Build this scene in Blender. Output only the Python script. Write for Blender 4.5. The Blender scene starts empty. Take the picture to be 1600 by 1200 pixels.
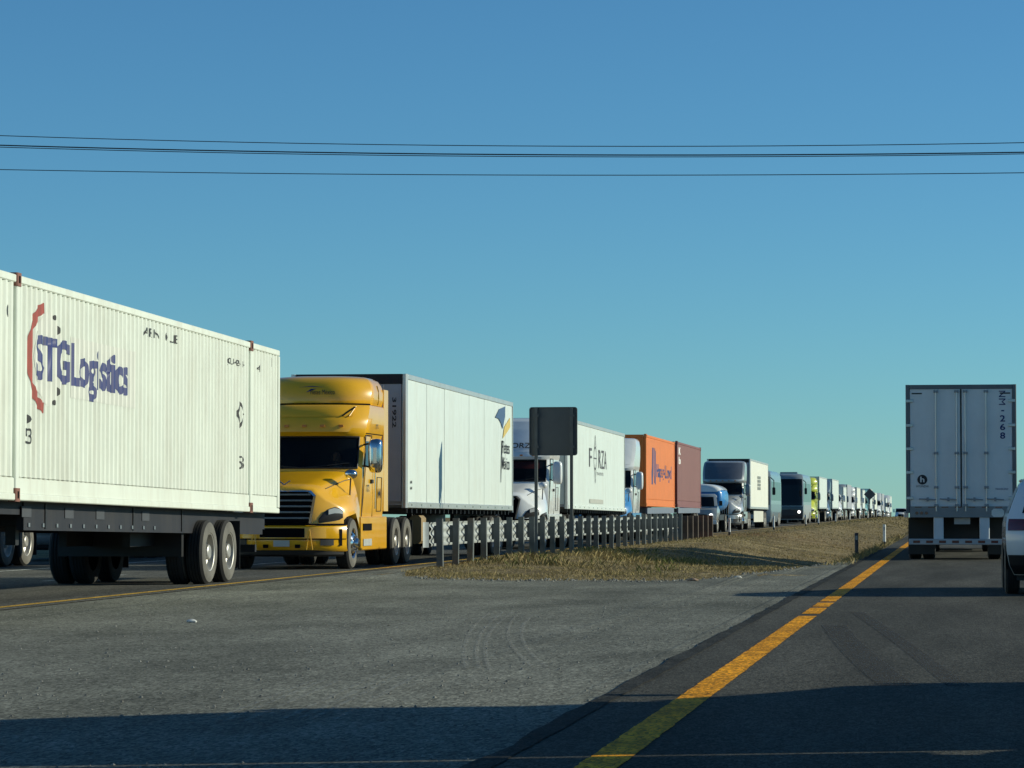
import bpy, bmesh, math, random
import numpy as np
from mathutils import Vector, Matrix
random.seed(7); R = math.radians
S = bpy.context.scene
COL = S.collection
# ------------------------------------------------------------------ camera, sky, sun, exposure
cam = bpy.data.cameras.new('camera'); co = bpy.data.objects.new('camera', cam); COL.objects.link(co)
co.location = (0, 0, 1.2); co.rotation_euler = (R(92.375), 0, R(8.41))
cam.sensor_width = 36; cam.lens = 105.75; cam.clip_start = 0.1; cam.clip_end = 9000
S.camera = co
SUN_EL, SUN_AZ = 21.0, 19.0            # elevation; degrees ahead of "due right" of the road
wd = bpy.data.worlds.new('World'); S.world = wd; wd.use_nodes = True
wt = wd.node_tree; bg = wt.nodes['Background']
sky = wt.nodes.new('ShaderNodeTexSky'); sky.sky_type = 'NISHITA'; sky.sun_disc = False
sky.sun_elevation = R(SUN_EL); sky.sun_rotation = R(90 - SUN_AZ)
sky.altitude = 1500; sky.air_density = 1.0; sky.dust_density = 0.05; sky.ozone_density = 3.4
tint = wt.nodes.new('ShaderNodeMix'); tint.data_type = 'RGBA'; tint.blend_type = 'MULTIPLY'
tint.inputs[0].default_value = 1.0; tint.inputs[7].default_value = (0.50, 0.91, 1.055, 1)
wt.links.new(sky.outputs[0], tint.inputs[6]); wt.links.new(tint.outputs[2], bg.inputs[0])
bg.inputs[1].default_value = 0.092
sl = bpy.data.lights.new('sun', 'SUN'); so = bpy.data.objects.new('sun', sl); COL.objects.link(so)
sl.energy = 4.4; sl.angle = R(0.5); sl.color = (1.0, 0.97, 0.76)
sd = Vector((math.cos(R(SUN_AZ)) * math.cos(R(SUN_EL)), math.sin(R(SUN_AZ)) * math.cos(R(SUN_EL)), math.sin(R(SUN_EL))))
so.rotation_euler = sd.to_track_quat('Z', 'Y').to_euler(); so.location = (40, 20, 40)
S.view_settings.view_transform = 'Standard'; S.view_settings.look = 'None'
S.view_settings.exposure = 0.0; S.view_settings.gamma = 1.0
S.view_settings.use_curve_mapping = False

# ------------------------------------------------------------------ materials
MATS = {}
def M(name, col, rough=.6, metal=0., var=.08, scale=3., bump=0., bscale=60., coat=0., dirt=0., dcol=(.25, .2, .14), dscale=1.2, spec=.5, stretch=None, emit=0.):
    if name in MATS: return MATS[name]
    m = bpy.data.materials.new(name); m.use_nodes = True; MATS[name] = m
    t = m.node_tree; b = t.nodes['Principled BSDF']
    b.inputs['Roughness'].default_value = rough; b.inputs['Metallic'].default_value = metal
    b.inputs['Specular IOR Level'].default_value = spec
    if coat: b.inputs['Coat Weight'].default_value = coat; b.inputs['Coat Roughness'].default_value = .06
    tc = t.nodes.new('ShaderNodeTexCoord'); mp = t.nodes.new('ShaderNodeMapping')
    t.links.new(tc.outputs['Object'], mp.inputs[0])
    if stretch: mp.inputs['Scale'].default_value = stretch
    n = t.nodes.new('ShaderNodeTexNoise'); n.inputs['Scale'].default_value = scale; n.inputs['Detail'].default_value = 6
    t.links.new(mp.outputs[0], n.inputs[0])
    r = t.nodes.new('ShaderNodeValToRGB'); r.color_ramp.elements[0].position = .3; r.color_ramp.elements[1].position = .7
    r.color_ramp.elements[0].color = (*[max(0, c * (1 - var)) for c in col], 1)
    r.color_ramp.elements[1].color = (*[min(1, c * (1 + var)) for c in col], 1)
    t.links.new(n.outputs[0], r.inputs[0]); out = r.outputs[0]
    if dirt:
        n2 = t.nodes.new('ShaderNodeTexNoise'); n2.inputs['Scale'].default_value = dscale; n2.inputs['Detail'].default_value = 8
        n2.inputs['Roughness'].default_value = .65
        mp2 = t.nodes.new('ShaderNodeMapping'); mp2.inputs['Scale'].default_value = (1, 2.2, .35)
        t.links.new(tc.outputs['Object'], mp2.inputs[0]); t.links.new(mp2.outputs[0], n2.inputs[0])
        r2 = t.nodes.new('ShaderNodeValToRGB'); r2.color_ramp.elements[0].position = .45; r2.color_ramp.elements[1].position = .8
        r2.color_ramp.elements[0].color = (0, 0, 0, 1); r2.color_ramp.elements[1].color = (dirt,) * 3 + (1,)
        t.links.new(n2.outputs[0], r2.inputs[0])
        mx = t.nodes.new('ShaderNodeMix'); mx.data_type = 'RGBA'; mx.inputs[7].default_value = (*dcol, 1)
        t.links.new(r2.outputs[0], mx.inputs[0]); t.links.new(out, mx.inputs[6]); out = mx.outputs[2]
    t.links.new(out, b.inputs['Base Color'])
    if bump:
        n3 = t.nodes.new('ShaderNodeTexNoise'); n3.inputs['Scale'].default_value = bscale; n3.inputs['Detail'].default_value = 4
        t.links.new(tc.outputs['Object'], n3.inputs[0])
        bp = t.nodes.new('ShaderNodeBump'); bp.inputs['Strength'].default_value = bump; bp.inputs['Distance'].default_value = .02
        t.links.new(n3.outputs[0], bp.inputs['Height']); t.links.new(bp.outputs[0], b.inputs['Normal'])
    if emit:
        b.inputs['Emission Color'].default_value = (1, .97, .9, 1); b.inputs['Emission Strength'].default_value = emit
    return m

def asphalt(name, c0, c1, speck, grit=90., rough=.85, streak=(1, 1, 1), patch=.35, bump=.5, chip=.3):
    m = bpy.data.materials.new(name); m.use_nodes = True; MATS[name] = m
    t = m.node_tree; b = t.nodes['Principled BSDF']; b.inputs['Roughness'].default_value = rough
    b.inputs['Specular IOR Level'].default_value = .06
    tc = t.nodes.new('ShaderNodeTexCoord'); mp = t.nodes.new('ShaderNodeMapping'); mp.inputs['Scale'].default_value = streak
    t.links.new(tc.outputs['Object'], mp.inputs[0])
    def noise(s, d, src):
        n = t.nodes.new('ShaderNodeTexNoise'); n.inputs['Scale'].default_value = s; n.inputs['Detail'].default_value = d
        t.links.new(src, n.inputs[0]); return n.outputs[0]
    def ramp(src, p0, p1, a, c):
        r = t.nodes.new('ShaderNodeValToRGB'); e = r.color_ramp.elements; e[0].position = p0; e[1].position = p1
        e[0].color = (*a, 1); e[1].color = (*c, 1); t.links.new(src, r.inputs[0]); return r.outputs[0]
    base = ramp(noise(patch, 8, mp.outputs[0]), .35, .68, c0, c1)
    gr = ramp(noise(grit * .012, 7, mp.outputs[0]), .36, .66, (.8,) * 3, (1.18,) * 3)
    mx = t.nodes.new('ShaderNodeMix'); mx.data_type = 'RGBA'; mx.blend_type = 'MULTIPLY'; mx.inputs[0].default_value = 1
    t.links.new(base, mx.inputs[6]); t.links.new(gr, mx.inputs[7])
    mpc = t.nodes.new('ShaderNodeMapping'); mpc.inputs['Scale'].default_value = (1, chip, 1); t.links.new(tc.outputs['Object'], mpc.inputs[0])
    for sc_, lo, hi in ((grit*.9, .5, 1.5), (grit*.32, .8, 1.2)):
        vc = t.nodes.new('ShaderNodeTexVoronoi'); vc.inputs['Scale'].default_value = sc_; t.links.new(mpc.outputs[0], vc.inputs['Vector'])
        sp_ = t.nodes.new('ShaderNodeSeparateColor'); t.links.new(vc.outputs['Color'], sp_.inputs[0])
        rr = ramp(sp_.outputs[0], 0., 1., (lo,)*3, (hi,)*3)
        m3 = t.nodes.new('ShaderNodeMix'); m3.data_type = 'RGBA'; m3.blend_type = 'MULTIPLY'; m3.inputs[0].default_value = 1
        t.links.new(mx.outputs[2], m3.inputs[6]); t.links.new(rr, m3.inputs[7]); mx = m3
    v = t.nodes.new('ShaderNodeTexVoronoi'); v.inputs['Scale'].default_value = grit * .22; v.inputs['Randomness'].default_value = 1
    t.links.new(mpc.outputs[0], v.inputs['Vector'])
    sp = ramp(v.outputs['Distance'], .10, .2, (1,) * 3, (0,) * 3)
    spn = ramp(noise(1.3, 3, tc.outputs['Object']), .45, .62, (0,) * 3, (.75,) * 3)
    mu = t.nodes.new('ShaderNodeMath'); mu.operation = 'MULTIPLY'; t.links.new(sp, mu.inputs[0]); t.links.new(spn, mu.inputs[1])
    m2 = t.nodes.new('ShaderNodeMix'); m2.data_type = 'RGBA'; m2.inputs[7].default_value = (*speck, 1)
    t.links.new(mu.outputs[0], m2.inputs[0]); t.links.new(mx.outputs[2], m2.inputs[6])
    t.links.new(m2.outputs[2], b.inputs['Base Color'])
    bp = t.nodes.new('ShaderNodeBump'); bp.inputs['Strength'].default_value = bump; bp.inputs['Distance'].default_value = .01
    t.links.new(noise(grit * .5, 4, mpc.outputs[0]), bp.inputs['Height']); t.links.new(bp.outputs[0], b.inputs['Normal'])
    return m

def glassmat(name, tr=.3, tintc=(.25, .3, .3)):
    m = bpy.data.materials.new(name); m.use_nodes = True; MATS[name] = m
    t = m.node_tree; b = t.nodes['Principled BSDF']; b.inputs['Base Color'].default_value = (.006, .008, .01, 1)
    b.inputs['Roughness'].default_value = .04; b.inputs['Specular IOR Level'].default_value = .35
    tp = t.nodes.new('ShaderNodeBsdfTransparent'); tp.inputs[0].default_value = (*tintc, 1)
    mx = t.nodes.new('ShaderNodeMixShader'); mx.inputs[0].default_value = tr
    t.links.new(b.outputs[0], mx.inputs[1]); t.links.new(tp.outputs[0], mx.inputs[2])
    t.links.new(mx.outputs[0], t.nodes['Material Output'].inputs[0]); return m

A_RIGHT = asphalt('asphalt_right', (.062, .061, .052), (.095, .092, .078), (.16, .15, .13), 110, streak=(1, .12, 1), patch=.8)
A_LEFT = asphalt('asphalt_left', (.095, .094, .083), (.13, .128, .112), (.2, .19, .17), 80, streak=(1, .1, 1), patch=.7)
A_CROSS = asphalt('asphalt_crossing', (.13, .132, .108), (.215, .215, .178), (.42, .41, .35), 80, streak=(1, .35, 1), patch=.35, bump=.2)
WHITE = M('white_paint', (.63, .70, .655), .45, dirt=.28, dcol=(.42, .38, .3), var=.03)
CONT_W = M('container_white', (.70, .74, .645), .5, dirt=.42, dcol=(.38, .33, .24), var=.04, scale=1.5, bump=.1, bscale=14)
YEL = M('yellow_truck_paint', (.86, .44, .006), .28, coat=.8, var=.04, dirt=.12, dcol=(.3, .2, .08))
WTRUCK = M('white_truck_paint', (.78, .80, .78), .28, coat=.7, var=.02, dirt=.15)
SILVER = M('silver_truck_paint', (.42, .44, .44), .35, metal=.35, coat=.6, var=.04, dirt=.2)
GREYP = M('grey_paint', (.2, .23, .25), .35, coat=.5)
BLUEP = M('blue_paint', (.03, .20, .46), .35, coat=.6)
NAVY = M('navy_chassis', (.005, .006, .012), .6, dirt=.1)
BLACK = M('black_plastic', (.012, .012, .013), .5)
DARK = M('dark_recess', (.004, .004, .005), .9, spec=.1)
TYRE = M('tyre_rubber', (.02, .02, .02), .85, var=.3, dirt=.15, dcol=(.12, .11, .09))
SIDEW = M('dusty_sidewall', (.13, .125, .11), .9, var=.25, dirt=.4, dcol=(.22, .2, .16), dscale=4)
NOSE2 = M('grey_nose_panel', (.36, .38, .42), .5, dirt=.2)
RIM = M('dull_steel_rim', (.42, .41, .38), .45, metal=.55, var=.2, dirt=.3, dcol=(.2, .18, .15), dscale=5)
CHROME = M('chrome', (.62, .64, .66), .12, metal=1., var=.03)
ALU = M('aluminium', (.62, .63, .60), .38, metal=.75, var=.06, dirt=.2)
GALV = M('galvanised_steel', (.40, .43, .42), .55, metal=.1, var=.12, scale=6, dirt=.2, dcol=(.3, .27, .22))
POSTM = M('weathered_post_steel', (.12, .135, .135), .6, metal=.3, var=.15, scale=5, dirt=.3)
RUST = M('rusty_post_steel', (.10, .075, .055), .75, var=.25, scale=5)
GLASS = glassmat('windscreen_glass', .5, (.75, .78, .75))
DGLASS = glassmat('side_glass', .05)
LAMP = M('lamp_glass', (.5, .52, .52), .1, coat=1.)
LIT = M('lit_headlamp', (.9, .9, .85), .2, emit=2.5)
REDL = M('red_lamp', (.12, .010, .010), .2, coat=1.)
AMBER = M('amber_lamp', (.6, .2, .02), .25)
TXT_NAVY = M('navy_lettering', (.022, .034, .15), .55, var=.1)
TXT_RED = M('red_lettering', (.36, .06, .04), .55, var=.12)
TXT_BLACK = M('black_lettering', (.02, .022, .025), .6)
TXT_WHITE = M('white_lettering', (.75, .75, .72), .6)
GHOST = M('ghost_patch', (.68, .69, .61), .6, var=.05)
SKIN = M('skin', (.42, .24, .16), .6); SHIRT = M('grey_shirt', (.35, .36, .38), .8); HAIR = M('hair', (.02, .015, .01), .7)

# ------------------------------------------------------------------ mesh helpers
class MB:
    def __init__(s, shear=0.): s.v = []; s.f = []; s.mi = []; s.sh = shear; s.cur = 0
    def add(s, vs, fs):
        o = len(s.v); s.v += [(x, y, z - s.sh * y) for x, y, z in vs]
        s.f += [tuple(i + o for i in f) for f in fs]; s.mi += [s.cur] * len(fs); return s
    def box(s, x0, x1, y0, y1, z0, z1):
        return s.add([(x0,y0,z0),(x1,y0,z0),(x1,y1,z0),(x0,y1,z0),(x0,y0,z1),(x1,y0,z1),(x1,y1,z1),(x0,y1,z1)],
                     [(0,3,2,1),(4,5,6,7),(0,1,5,4),(1,2,6,5),(2,3,7,6),(3,0,4,7)])
    def cbox(s, c, d): return s.box(c[0]-d[0]/2, c[0]+d[0]/2, c[1]-d[1]/2, c[1]+d[1]/2, c[2]-d[2]/2, c[2]+d[2]/2)
    def chbox(s, x0, x1, y0, y1, z0, z1, r=.03, ax='y'):      # box with chamfered long edges
        def prof(a0, a1, b0, b1): return [(a0+r,b0),(a1-r,b0),(a1,b0+r),(a1,b1-r),(a1-r,b1),(a0+r,b1),(a0,b1-r),(a0,b0+r)]
        if ax == 'y': return s.prism([(x, z) for x, z in prof(x0, x1, z0, z1)], 'y', y0, y1)
        if ax == 'z': return s.prism(prof(x0, x1, y0, y1), 'z', z0, z1)
        return s.prism(prof(y0, y1, z0, z1), 'x', x0, x1)
    def prism(s, poly, ax, a0, a1):
        n = len(poly)
        def P(p, a): return (a, p[0], p[1]) if ax == 'x' else ((p[0], a, p[1]) if ax == 'y' else (p[0], p[1], a))
        vs = [P(p, a0) for p in poly] + [P(p, a1) for p in poly]
        return s.add(vs, [tuple(range(n))[::-1], tuple(range(n, 2*n))] + [(i, (i+1) % n, n+(i+1) % n, n+i) for i in range(n)])
    def tube(s, p0, p1, r, n=8, r1=None):
        p0, p1 = Vector(p0), Vector(p1); d = (p1 - p0).normalized()
        u = d.orthogonal().normalized(); w = d.cross(u); r1 = r if r1 is None else r1
        vs = [tuple(p + (u*math.cos(a) + w*math.sin(a))*q) for p, q in ((p0, r), (p1, r1)) for a in [2*math.pi*i/n for i in range(n)]]
        return s.add(vs, [tuple(range(n))[::-1], tuple(range(n, 2*n))] + [(i, (i+1) % n, n+(i+1) % n, n+i) for i in range(n)])
    def poly_tube(s, pts, r, n=6):
        for a, b in zip(pts, pts[1:]): s.tube(a, b, r, n)
        return s
    def lathe_x(s, prof, n=32, c=(0, 0, 0)):                  # prof: (r, x); revolve round x axis
        vs = []
        for r, x in prof:
            for i in range(n):
                a = 2*math.pi*i/n; vs.append((c[0]+x, c[1]+r*math.cos(a), c[2]+r*math.sin(a)))
        m = len(prof)
        return s.add(vs, [(k*n+i, k*n+(i+1) % n, (k+1)*n+(i+1) % n, (k+1)*n+i) for k in range(m-1) for i in range(n)])
    def grid(s, rows):
        n = len(rows[0]); vs = [p for r in rows for p in r]
        return s.add(vs, [(k*n+i, k*n+i+1, (k+1)*n+i+1, (k+1)*n+i) for k in range(len(rows)-1) for i in range(n-1)])
    def rings(s, rows, cap=True, skip=None):
        n = len(rows[0]); vs = [p for r in rows for p in r]; m = len(rows)
        fs = [(k*n+i, k*n+(i+1) % n, (k+1)*n+(i+1) % n, (k+1)*n+i) for k in range(m-1) for i in range(n) if not (skip and skip(k, i))]
        if cap: fs += [tuple(range(n))[::-1], tuple(range((m-1)*n, m*n))]
        return s.add(vs, fs)
    def mesh(s, name, mats, smooth=35., fix=True):
        me = bpy.data.meshes.new(name); me.from_pydata(s.v, [], s.f)
        for m in (mats if isinstance(mats, (list, tuple)) else [mats]): me.materials.append(m)
        me.polygons.foreach_set('material_index', s.mi)
        if fix:
            bm = bmesh.new(); bm.from_mesh(me); bmesh.ops.recalc_face_normals(bm, faces=bm.faces); bm.to_mesh(me); bm.free()
        if smooth:
            me.polygons.foreach_set('use_smooth', [True]*len(me.polygons)); me.set_sharp_from_angle(angle=R(smooth))
        me.update(); return me
    def build(s, name, mats, parent=None, smooth=35., loc=None, fix=True):
        return link(name, s.mesh(name, mats, smooth, fix), parent, loc)
def link(name, me, parent=None, loc=None, rz=0):
    o = bpy.data.objects.new(name, me); COL.objects.link(o)
    if parent: o.parent = parent
    if loc is not None: o.location = loc
    o.rotation_euler.z = rz; return o
def tag(o, label=None, cat=None, group=None, kind=None):
    if label: o['label'] = label
    if cat: o['category'] = cat
    if group: o['group'] = group
    if kind: o['kind'] = kind
    return o
def thing(name, loc, label, cat, group=None, rz=0): return tag(link(name, None, None, loc, rz), label, cat, group)
def gz(y): 
    if y < 380: return 0.
    if y < 700: return -3e-5*(y-380)**2
    return -3e-5*320**2 - 3e-5*640*(y-700)

def flat_text(body, w, h, bold=.0):
    cu = bpy.data.curves.new('t', 'FONT'); cu.body = body; cu.size = 1; cu.offset = bold; cu.resolution_u = 3
    o = bpy.data.objects.new('t', cu); COL.objects.link(o)
    bpy.context.view_layer.update()
    me = bpy.data.meshes.new_from_object(o.evaluated_get(bpy.context.evaluated_depsgraph_get()))
    bpy.data.objects.remove(o)
    bm = bmesh.new(); bm.from_mesh(me); bpy.data.meshes.remove(me)
    xs = [v.co.x for v in bm.verts]; ys = [v.co.y for v in bm.verts]
    x0, x1, y0, y1 = min(xs), max(xs), min(ys), max(ys)
    sx = w/(x1-x0) if w else h/(y1-y0); sy = h/(y1-y0)
    for v in bm.verts: v.co = Vector(((v.co.x-x0)*sx, (v.co.y-y0)*sy, 0))
    return bm
def poly_bm(polys):
    bm = bmesh.new()
    for p in polys: bm.faces.new([bm.verts.new((a, b, 0)) for a, b in p])
    return bm
def place_bm(bm, name, mat, parent, fn, cuts=None):
    """fn maps text-plane (a,b) to a point; cuts: list of a-values where the surface folds"""
    if cuts:
        lo = min(v.co.x for v in bm.verts); hi = max(v.co.x for v in bm.verts)
        for c in cuts:
            if lo < c < hi: bmesh.ops.bisect_plane(bm, geom=bm.verts[:]+bm.edges[:]+bm.faces[:], plane_co=(c, 0, 0), plane_no=(1, 0, 0), dist=1e-5)
    for v in bm.verts: v.co = Vector(fn(v.co.x, v.co.y))
    me = bpy.data.meshes.new(name); bm.to_mesh(me); bm.free(); me.materials.append(mat)
    return link(name, me, parent)
def side_text(body, x, y, z, w, h, mat, parent, name='lettering', bold=.02, shear=0., rot=0):
    bm = flat_text(body, w, h, bold)
    if rot: f = lambda a, b: (x, y - b, z + a - shear*y)
    else: f = lambda a, b: (x, y + a, z + b - shear*(y+a))
    return place_bm(bm, name, mat, parent, f)
def front_text(body, x, y, z, w, h, mat, parent, name='lettering', bold=.02, rot=0):
    bm = flat_text(body, w, h, bold)
    if rot == 1: f = lambda a, b: (x - b, y, z + a)       # reads upwards
    elif rot == -1: f = lambda a, b: (x + b, y, z - a)    # reads downwards
    else: f = lambda a, b: (x + a, y, z + b)
    return place_bm(bm, name, mat, parent, f)
def circle(cx, cy, r, n=20): return [(cx+r*math.cos(2*math.pi*i/n), cy+r*math.sin(2*math.pi*i/n)) for i in range(n)]
def arc(cx, cy, r0, r1, a0, a1, n=16, taper=False):
    out = []
    for i in range(n):
        t0, t1 = i/n, (i+1)/n; p, q = R(a0+(a1-a0)*t0), R(a0+(a1-a0)*t1)
        out.append([(cx+r0*math.cos(p), cy+r0*math.sin(p)), (cx+r1*math.cos(p), cy+r1*math.sin(p)), (cx+r1*math.cos(q), cy+r1*math.sin(q)), (cx+r0*math.cos(q), cy+r0*math.sin(q))])
    return out

# ------------------------------------------------------------------ wheels (shared meshes, outward = +x)
def wheel_meshes():
    d = {}
    def tyre(off):
        mb = MB()
        mb.cur = 1; mb.lathe_x([(.285, off-.03), (.31, off-.005), (.37, off), (.43, off-.002), (.475, off-.02)], 36)
        mb.cur = 0; mb.lathe_x([(.475, off-.02), (.497, off-.045), (.51, off-.06)], 36)
        x = off-.06
        for g in range(4): mb.lathe_x([(.51, x), (.512, x-.034), (.497, x-.036), (.497, x-.046), (.51, x-.048)], 36); x -= .048
        mb.lathe_x([(.51, x), (.49, x-.03), (.44, x-.045), (.30, x-.03)], 36)
        return mb
    d['tyre'] = tyre(0).mesh('tyre', [TYRE, SIDEW], 30)
    t2 = tyre(0); t3 = tyre(-.33); t2.add(t3.v, t3.f); t2.mi[-len(t3.f):] = t3.mi
    d['dual'] = t2.mesh('dual_tyre', [TYRE, SIDEW], 30)
    mb = MB(); mb.lathe_x([(.30, -.012), (.285, -.02), (.278, -.06), (.262, -.11), (.20, -.15), (.14, -.155), (.125, -.10), (.12, -.03), (.10, -.015), (.0, -.012)], 32)
    for i in range(10):
        a = 2*math.pi*i/10; mb.tube((-.155, .165*math.cos(a), .165*math.sin(a)), (-.115, .165*math.cos(a), .165*math.sin(a)), .014, 6)
    d['rim_dish'] = mb.mesh('rim', RIM, 30)
    mb = MB(); mb.lathe_x([(.30, -.012), (.285, -.03), (.275, -.05), (.24, -.03), (.19, .0), (.165, .015), (.12, .02), (.11, .07), (.085, .10), (0, .105)], 32)
    for i in range(10):
        a = 2*math.pi*i/10; mb.tube((.0, .142*math.cos(a), .142*math.sin(a)), (.055, .142*math.cos(a), .142*math.sin(a)), .016, 6)
    d['rim_steer'] = mb.mesh('rim', CHROME, 30)
    mb = MB()
    for i in range(10):
        a = 2*math.pi*(i+.5)/10; mb.tube((-.03, .222*math.cos(a), .222*math.sin(a)), (-.008, .222*math.cos(a), .222*math.sin(a)), .026, 8)
    d['holes'] = mb.mesh('hand_hole', DARK, 30)
    return d
WM = wheel_meshes()
def wheel(parent, xo, y, kind='dual', rim='rim_dish', s=1.0):
    w = link('wheel', WM['dual' if kind == 'dual' else 'tyre'], parent, (xo, y, .51*s), 0 if xo > 0 else math.pi)
    w.scale = (s, s, s); link('rim', WM[rim], w)
    if rim == 'rim_steer': link('hand_hole', WM['holes'], w)
    return w

# ------------------------------------------------------------------ lofted vehicle shells from horizontal levels
class Shell:
    NS = 24
    def __init__(s, levels): s.L = levels            # (z, y_near, y_far, half_w, curve_near, curve_far)
    def at(s, z):
        L = s.L
        if z <= L[0][0]: return L[0]
        for a, b in zip(L, L[1:]):
            if a[0] <= z <= b[0]:
                t = (z-a[0])/max(1e-6, b[0]-a[0]); return tuple(p+(q-p)*t for p, q in zip(a, b))
        return L[-1]
    def near(s, t, z, off=0.):                       # t in -1..1 across the near end
        _, yf, yr, w, cf, cr = s.at(z); 
        return (w*t*(1+.3*off), yf + cf*abs(t)**3.2 - off, z)
    def far(s, t, z, off=0.):
        _, yf, yr, w, cf, cr = s.at(z); return (w*t, yr - cr*abs(t)**3.2 + off, z)
    def side(s, sx, y, z, off=0.):
        return (sx*(s.at(z)[3]+off), y, z)
    def ring(s, l):
        z, yf, yr, w, cf, cr = l; n = s.NS
        ts = [math.sin((i/n*2-1)*math.pi/2) for i in range(n+1)]
        f = [(w*t, yf+cf*abs(t)**3.2, z) for t in ts]
        ya, yb = yf+cf, yr-cr
        r = [(w, ya+(yb-ya)*q, z) for q in (.25, .5, .75)]
        b = [(w*t, yr-cr*abs(t)**3.2, z) for t in ts[::-1]]
        l2 = [(-w, yb+(ya-yb)*q, z) for q in (.25, .5, .75)]
        return f+r+b+l2
    def mb(s, skip=None, cap=True):
        m = MB(); m.rings([s.ring(l) for l in s.L], cap, skip); return m
    def near_patch(s, t0, t1, z0, z1, off=.01, n=14, m=6, edge=None):
        zs = sorted(set([z0, z1]+[l[0] for l in s.L if z0 < l[0] < z1]+[z0+(z1-z0)*k/m for k in range(m+1)]))
        rows = []
        for z in zs:
            a, b = (edge((z-z0)/(z1-z0)) if edge else (t0, t1))
            rows.append([s.near(a+(b-a)*i/n, z, off) for i in range(n+1)])
        return MB().grid(rows)
    def side_patch(s, sx, quad, off=.008, n=6, m=8):
        """quad: ((y0,z0),(y1,z0'),(y1',z1),(y0',z1')) lower-left, lower-right, upper-right, upper-left"""
        rows = []
        for k in range(m+1):
            t = k/m; rows.append([])
            for i in range(n+1):
                u = i/n
                lo = [quad[0][j]+(quad[1][j]-quad[0][j])*u for j in (0, 1)]; hi = [quad[3][j]+(quad[2][j]-quad[3][j])*u for j in (0, 1)]
                y, z = lo[0]+(hi[0]-lo[0])*t, lo[1]+(hi[1]-lo[1])*t
                rows[-1].append(s.side(sx, y, z, off))
        return MB().grid(rows)

# ------------------------------------------------------------------ people
def driver(parent_loc, label, shirt=SHIRT):
    x, y, z = parent_loc
    root = thing('person', (x, y, z), label, 'person')
    V = [(0,0,.05),(0,.03,.3),(0,.04,.5),(0,.02,.6),(.2,.03,.5),(.27,-.12,.28),(.16,-.4,.33),(-.2,.03,.5),(-.27,-.12,.28),(-.16,-.4,.33),(.1,-.02,.03),(.13,-.42,.06),(.13,-.48,-.32),(-.1,-.02,.03),(-.13,-.42,.06),(-.13,-.48,-.32)]
    E = [(0,1),(1,2),(2,3),(2,4),(4,5),(5,6),(2,7),(7,8),(8,9),(0,10),(10,11),(11,12),(0,13),(13,14),(14,15)]
    rad = [.15,.16,.14,.06,.07,.05,.035,.07,.05,.035,.09,.075,.055,.09,.075,.055]
    me = bpy.data.meshes.new('body'); me.from_pydata(V, E, []); me.materials.append(shirt)
    o = link('body', me, root); o.modifiers.new('skin', 'SKIN'); sv = me.skin_vertices[0].data
    for i, r in enumerate(rad): sv[i].radius = (r, r*.85)
    sv[0].use_root = True
    o.modifiers.new('sub', 'SUBSURF').levels = 1
    mb = MB(); prof = [(0,-.13),(.05,-.12),(.075,-.07),(.085,0),(.08,.07),(.05,.115),(0,.13)]; n = 14
    mb.rings([[(r*math.cos(2*math.pi*i/n), .0+r*1.12*math.sin(2*math.pi*i/n), .74+zz) for i in range(n)] for r, zz in prof if r > 0])
    mb.tube((0, -.09, .73), (0, -.115, .715), .015, 6)
    h = mb.build('head', SKIN, root, 60)
    mb = MB(); mb.rings([[(r*math.cos(2*math.pi*i/n), .03+r*1.1*math.sin(2*math.pi*i/n), .74+zz) for i in range(n)] for r, zz in [(.088, .0), (.092, .05), (.085, .09), (.05, .13), (.01, .142)]])
    mb.build('hair', HAIR, h, 60)
    for sx in (-1, 1):
        mb = MB(); mb.cbox((sx*.16, -.43, .34), (.07, .09, .05))
        for k in range(4): mb.tube((sx*.16-.03+k*.02, -.46, .35), (sx*.16-.03+k*.02, -.5, .31), .009, 5)
        mb.tube((sx*.12, -.42, .34), (sx*.10, -.46, .37), .01, 5); mb.build('hand', SKIN, root, 40)
    return root

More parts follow.
